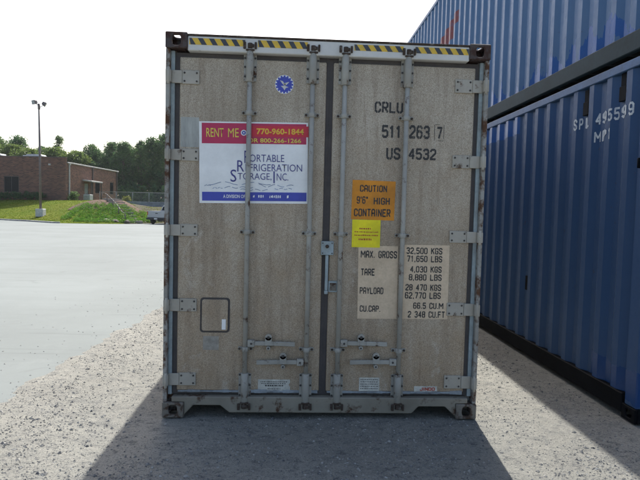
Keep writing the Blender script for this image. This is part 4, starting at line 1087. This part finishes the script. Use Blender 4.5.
# ------------------------------------------------------------------ yard lamp
lz = bank(-25.05, 50)
lp = thing('yard_lamp', 'tall brown lamp post with two floodlights on a white base', 'street lamp', (-25.05, 50.0, lz - .05))
mb = MB(); mb.box(-.36, .36, -.36, .36, 0, .80); mb.build('base', simple('base_white', (.52, .53, .52), .8), lp, bevel=.04)
mb = MB(); mb.cyl((0, 0, .8), (-.12, 0, 10.7), .12, 12, 0, .085); mb.build('pole', M['polewood'], lp)
mb = MB(); mb.cyl((-.12, 0, 10.45), (-.14, 0, 11.0), .12, 10); mb.cyl((-.13, 0, 10.60), (.33, -.1, 10.85), .03, 8); mb.cyl((-.13, 0, 10.85), (-.45, -.1, 11.0), .03, 8); mb.build('bracket', M['polewood'], lp)
def flood(x, z, tilt, rz):
    mb = MB(); mb.hexa([(-.29, -.17, -.21), (.29, -.17, -.21), (.19, .17, -.14), (-.19, .17, -.14), (-.29, -.17, .21), (.29, -.17, .21), (.19, .17, .14), (-.19, .17, .14)])
    h = mb.build('floodlight', M['polewood'], lp, bevel=.03); h.location = (x, -.1, z); h.rotation_euler = (tilt, 0, rz)
    mb = MB(); mb.box(-.25, .25, -.182, -.172, -.17, .17); g = mb.build('lens', simple('lens_grey', (.4, .42, .42), .2), h)
flood(-.47, 11.12, math.radians(12), math.radians(-35)); flood(.40, 10.98, math.radians(30), math.radians(110))

# ------------------------------------------------------------------ pickup truck, tail towards us
tk = thing('pickup_truck', 'silver pickup truck parked tail out, half hidden behind grey container', 'truck', (-12.85, 46.2, .004), math.radians(-17))
# local: x right, y forward (0 = tail), z up
mb = MB(); mb.prism([(-.95, .62), (.95, .62), (.97, .80), (.96, 1.18), (.90, 1.24), (-.90, 1.24), (-.96, 1.18), (-.97, .80)], .0, .06); tg = mb.build('tailgate', M['silver'], tk, bevel=.015)
mb = MB(); mb.box(-.12, .12, -.02, -.001, .98, 1.05); mb.build('tailgate_handle', M['plastic'], tg)
mb = MB()
for s_ in (-1, 1):
    P = [(.061, .55), (.45, .55), (.52, .78), (.68, .90), (.95, .90), (1.10, .78), (1.17, .55), (2.1, .55), (2.1, 1.24), (.061, 1.24)]
    b = len(mb.v); n = len(P)
    mb.v += [(s_ * .97, y_, z_) for y_, z_ in P] + [(s_ * .86, y_, z_) for y_, z_ in P]
    mb.face(range(b, b + n)); mb.face([b + n + k for k in reversed(range(n))])
    for k in range(n): mb.face((b + k, b + (k + 1) % n, b + n + (k + 1) % n, b + n + k))
mb.box(-.859, .859, .061, 2.1, .66, .70); mb.build('bed', M['silver'], tk, bevel=.012)
mb = MB(); mb.hexa([(-.96, 2.12, .50), (.96, 2.12, .50), (.96, 5.3, .50), (-.96, 5.3, .50), (-.96, 2.12, 1.26), (.96, 2.12, 1.26), (.94, 5.25, 1.12), (-.94, 5.25, 1.12)])
mb.build('body', M['silver'], tk, bevel=.05)
mb = MB(); mb.hexa([(-.90, 2.16, 1.262), (.90, 2.16, 1.262), (.90, 4.05, 1.23), (-.90, 4.05, 1.23), (-.72, 2.34, 1.74), (.72, 2.34, 1.74), (.72, 3.35, 1.74), (-.72, 3.35, 1.74)]); cb = mb.build('cab', M['silver'], tk, bevel=.05)
mb = MB(); mb.hexa([(-.76, 2.165, 1.31), (.76, 2.165, 1.31), (.76, 2.20, 1.31), (-.76, 2.20, 1.31), (-.64, 2.30, 1.68), (.64, 2.30, 1.68), (.64, 2.35, 1.68), (-.64, 2.35, 1.68)]); mb.build('rear_window', M['glass'], cb)
for s_ in (-1, 1):
    mb = MB(); mb.hexa([(s_ * .895, 2.4, 1.30), (s_ * .895, 3.75, 1.30), (s_ * .86, 3.75, 1.30), (s_ * .86, 2.4, 1.30), (s_ * .765, 2.48, 1.68), (s_ * .765, 3.32, 1.68), (s_ * .72, 3.32, 1.68), (s_ * .72, 2.48, 1.68)]); mb.build('side_window', M['glass'], cb)
    mb = MB(); mb.box(s_ * .875, s_ * .972, -.012, -.0005, .86, 1.18); mb.build('taillight', M['taillight'], tk, bevel=.008)
    mb = MB(); mb.box(s_ * .97, s_ * 1.16, 3.55, 3.65, 1.28, 1.44); mb.build('mirror', M['plastic'], tk, bevel=.02)
    for yy in (.80, 4.3):
        mb = MB(); mb.cyl((s_ * .74, yy, .36), (s_ * .96, yy, .36), .36, 22); w = mb.build('wheel', M['tyre'], tk, bevel=.03)
        mb = MB(); mb.cyl((s_ * .90, yy, .36), (s_ * .968, yy, .36), .20, 14); mb.build('rim', M['galv'], w)
mb = MB(); mb.box(-.98, .98, -.16, -.012, .42, .60); mb.box(-.9, .9, -.01, .5, .40, .54); bp = mb.build('rear_bumper', M['plastic'], tk, bevel=.02)
mb = MB(); mb.box(-.16, .16, -.168, -.1605, .45, .58); mb.build('number_plate', M['plate'], bp)
mb = MB(); mb.box(-.7, .7, .5, 5.1, .34, .499); mb.build('chassis', M['black'], tk)

# thin summer haze
mb = MB(); mb.box(-1000, 1000, -400, 1600, -1.2, 22)
hm = bpy.data.materials.new('haze_air'); hm.use_nodes = True; hn = hm.node_tree; hn.nodes.remove(hn.nodes['Principled BSDF'])
pv = hn.nodes.new('ShaderNodeVolumePrincipled'); pv.inputs['Density'].default_value = HAZE; pv.inputs['Color'].default_value = (.86, .92, .97, 1); pv.inputs['Anisotropy'].default_value = .2
hn.links.new(pv.outputs[0], hn.nodes['Material Output'].inputs['Volume'])
o = mb.build('haze', hm); o['kind'] = 'stuff'; tag(o, 'thin pale haze hanging over the far trees', 'haze')
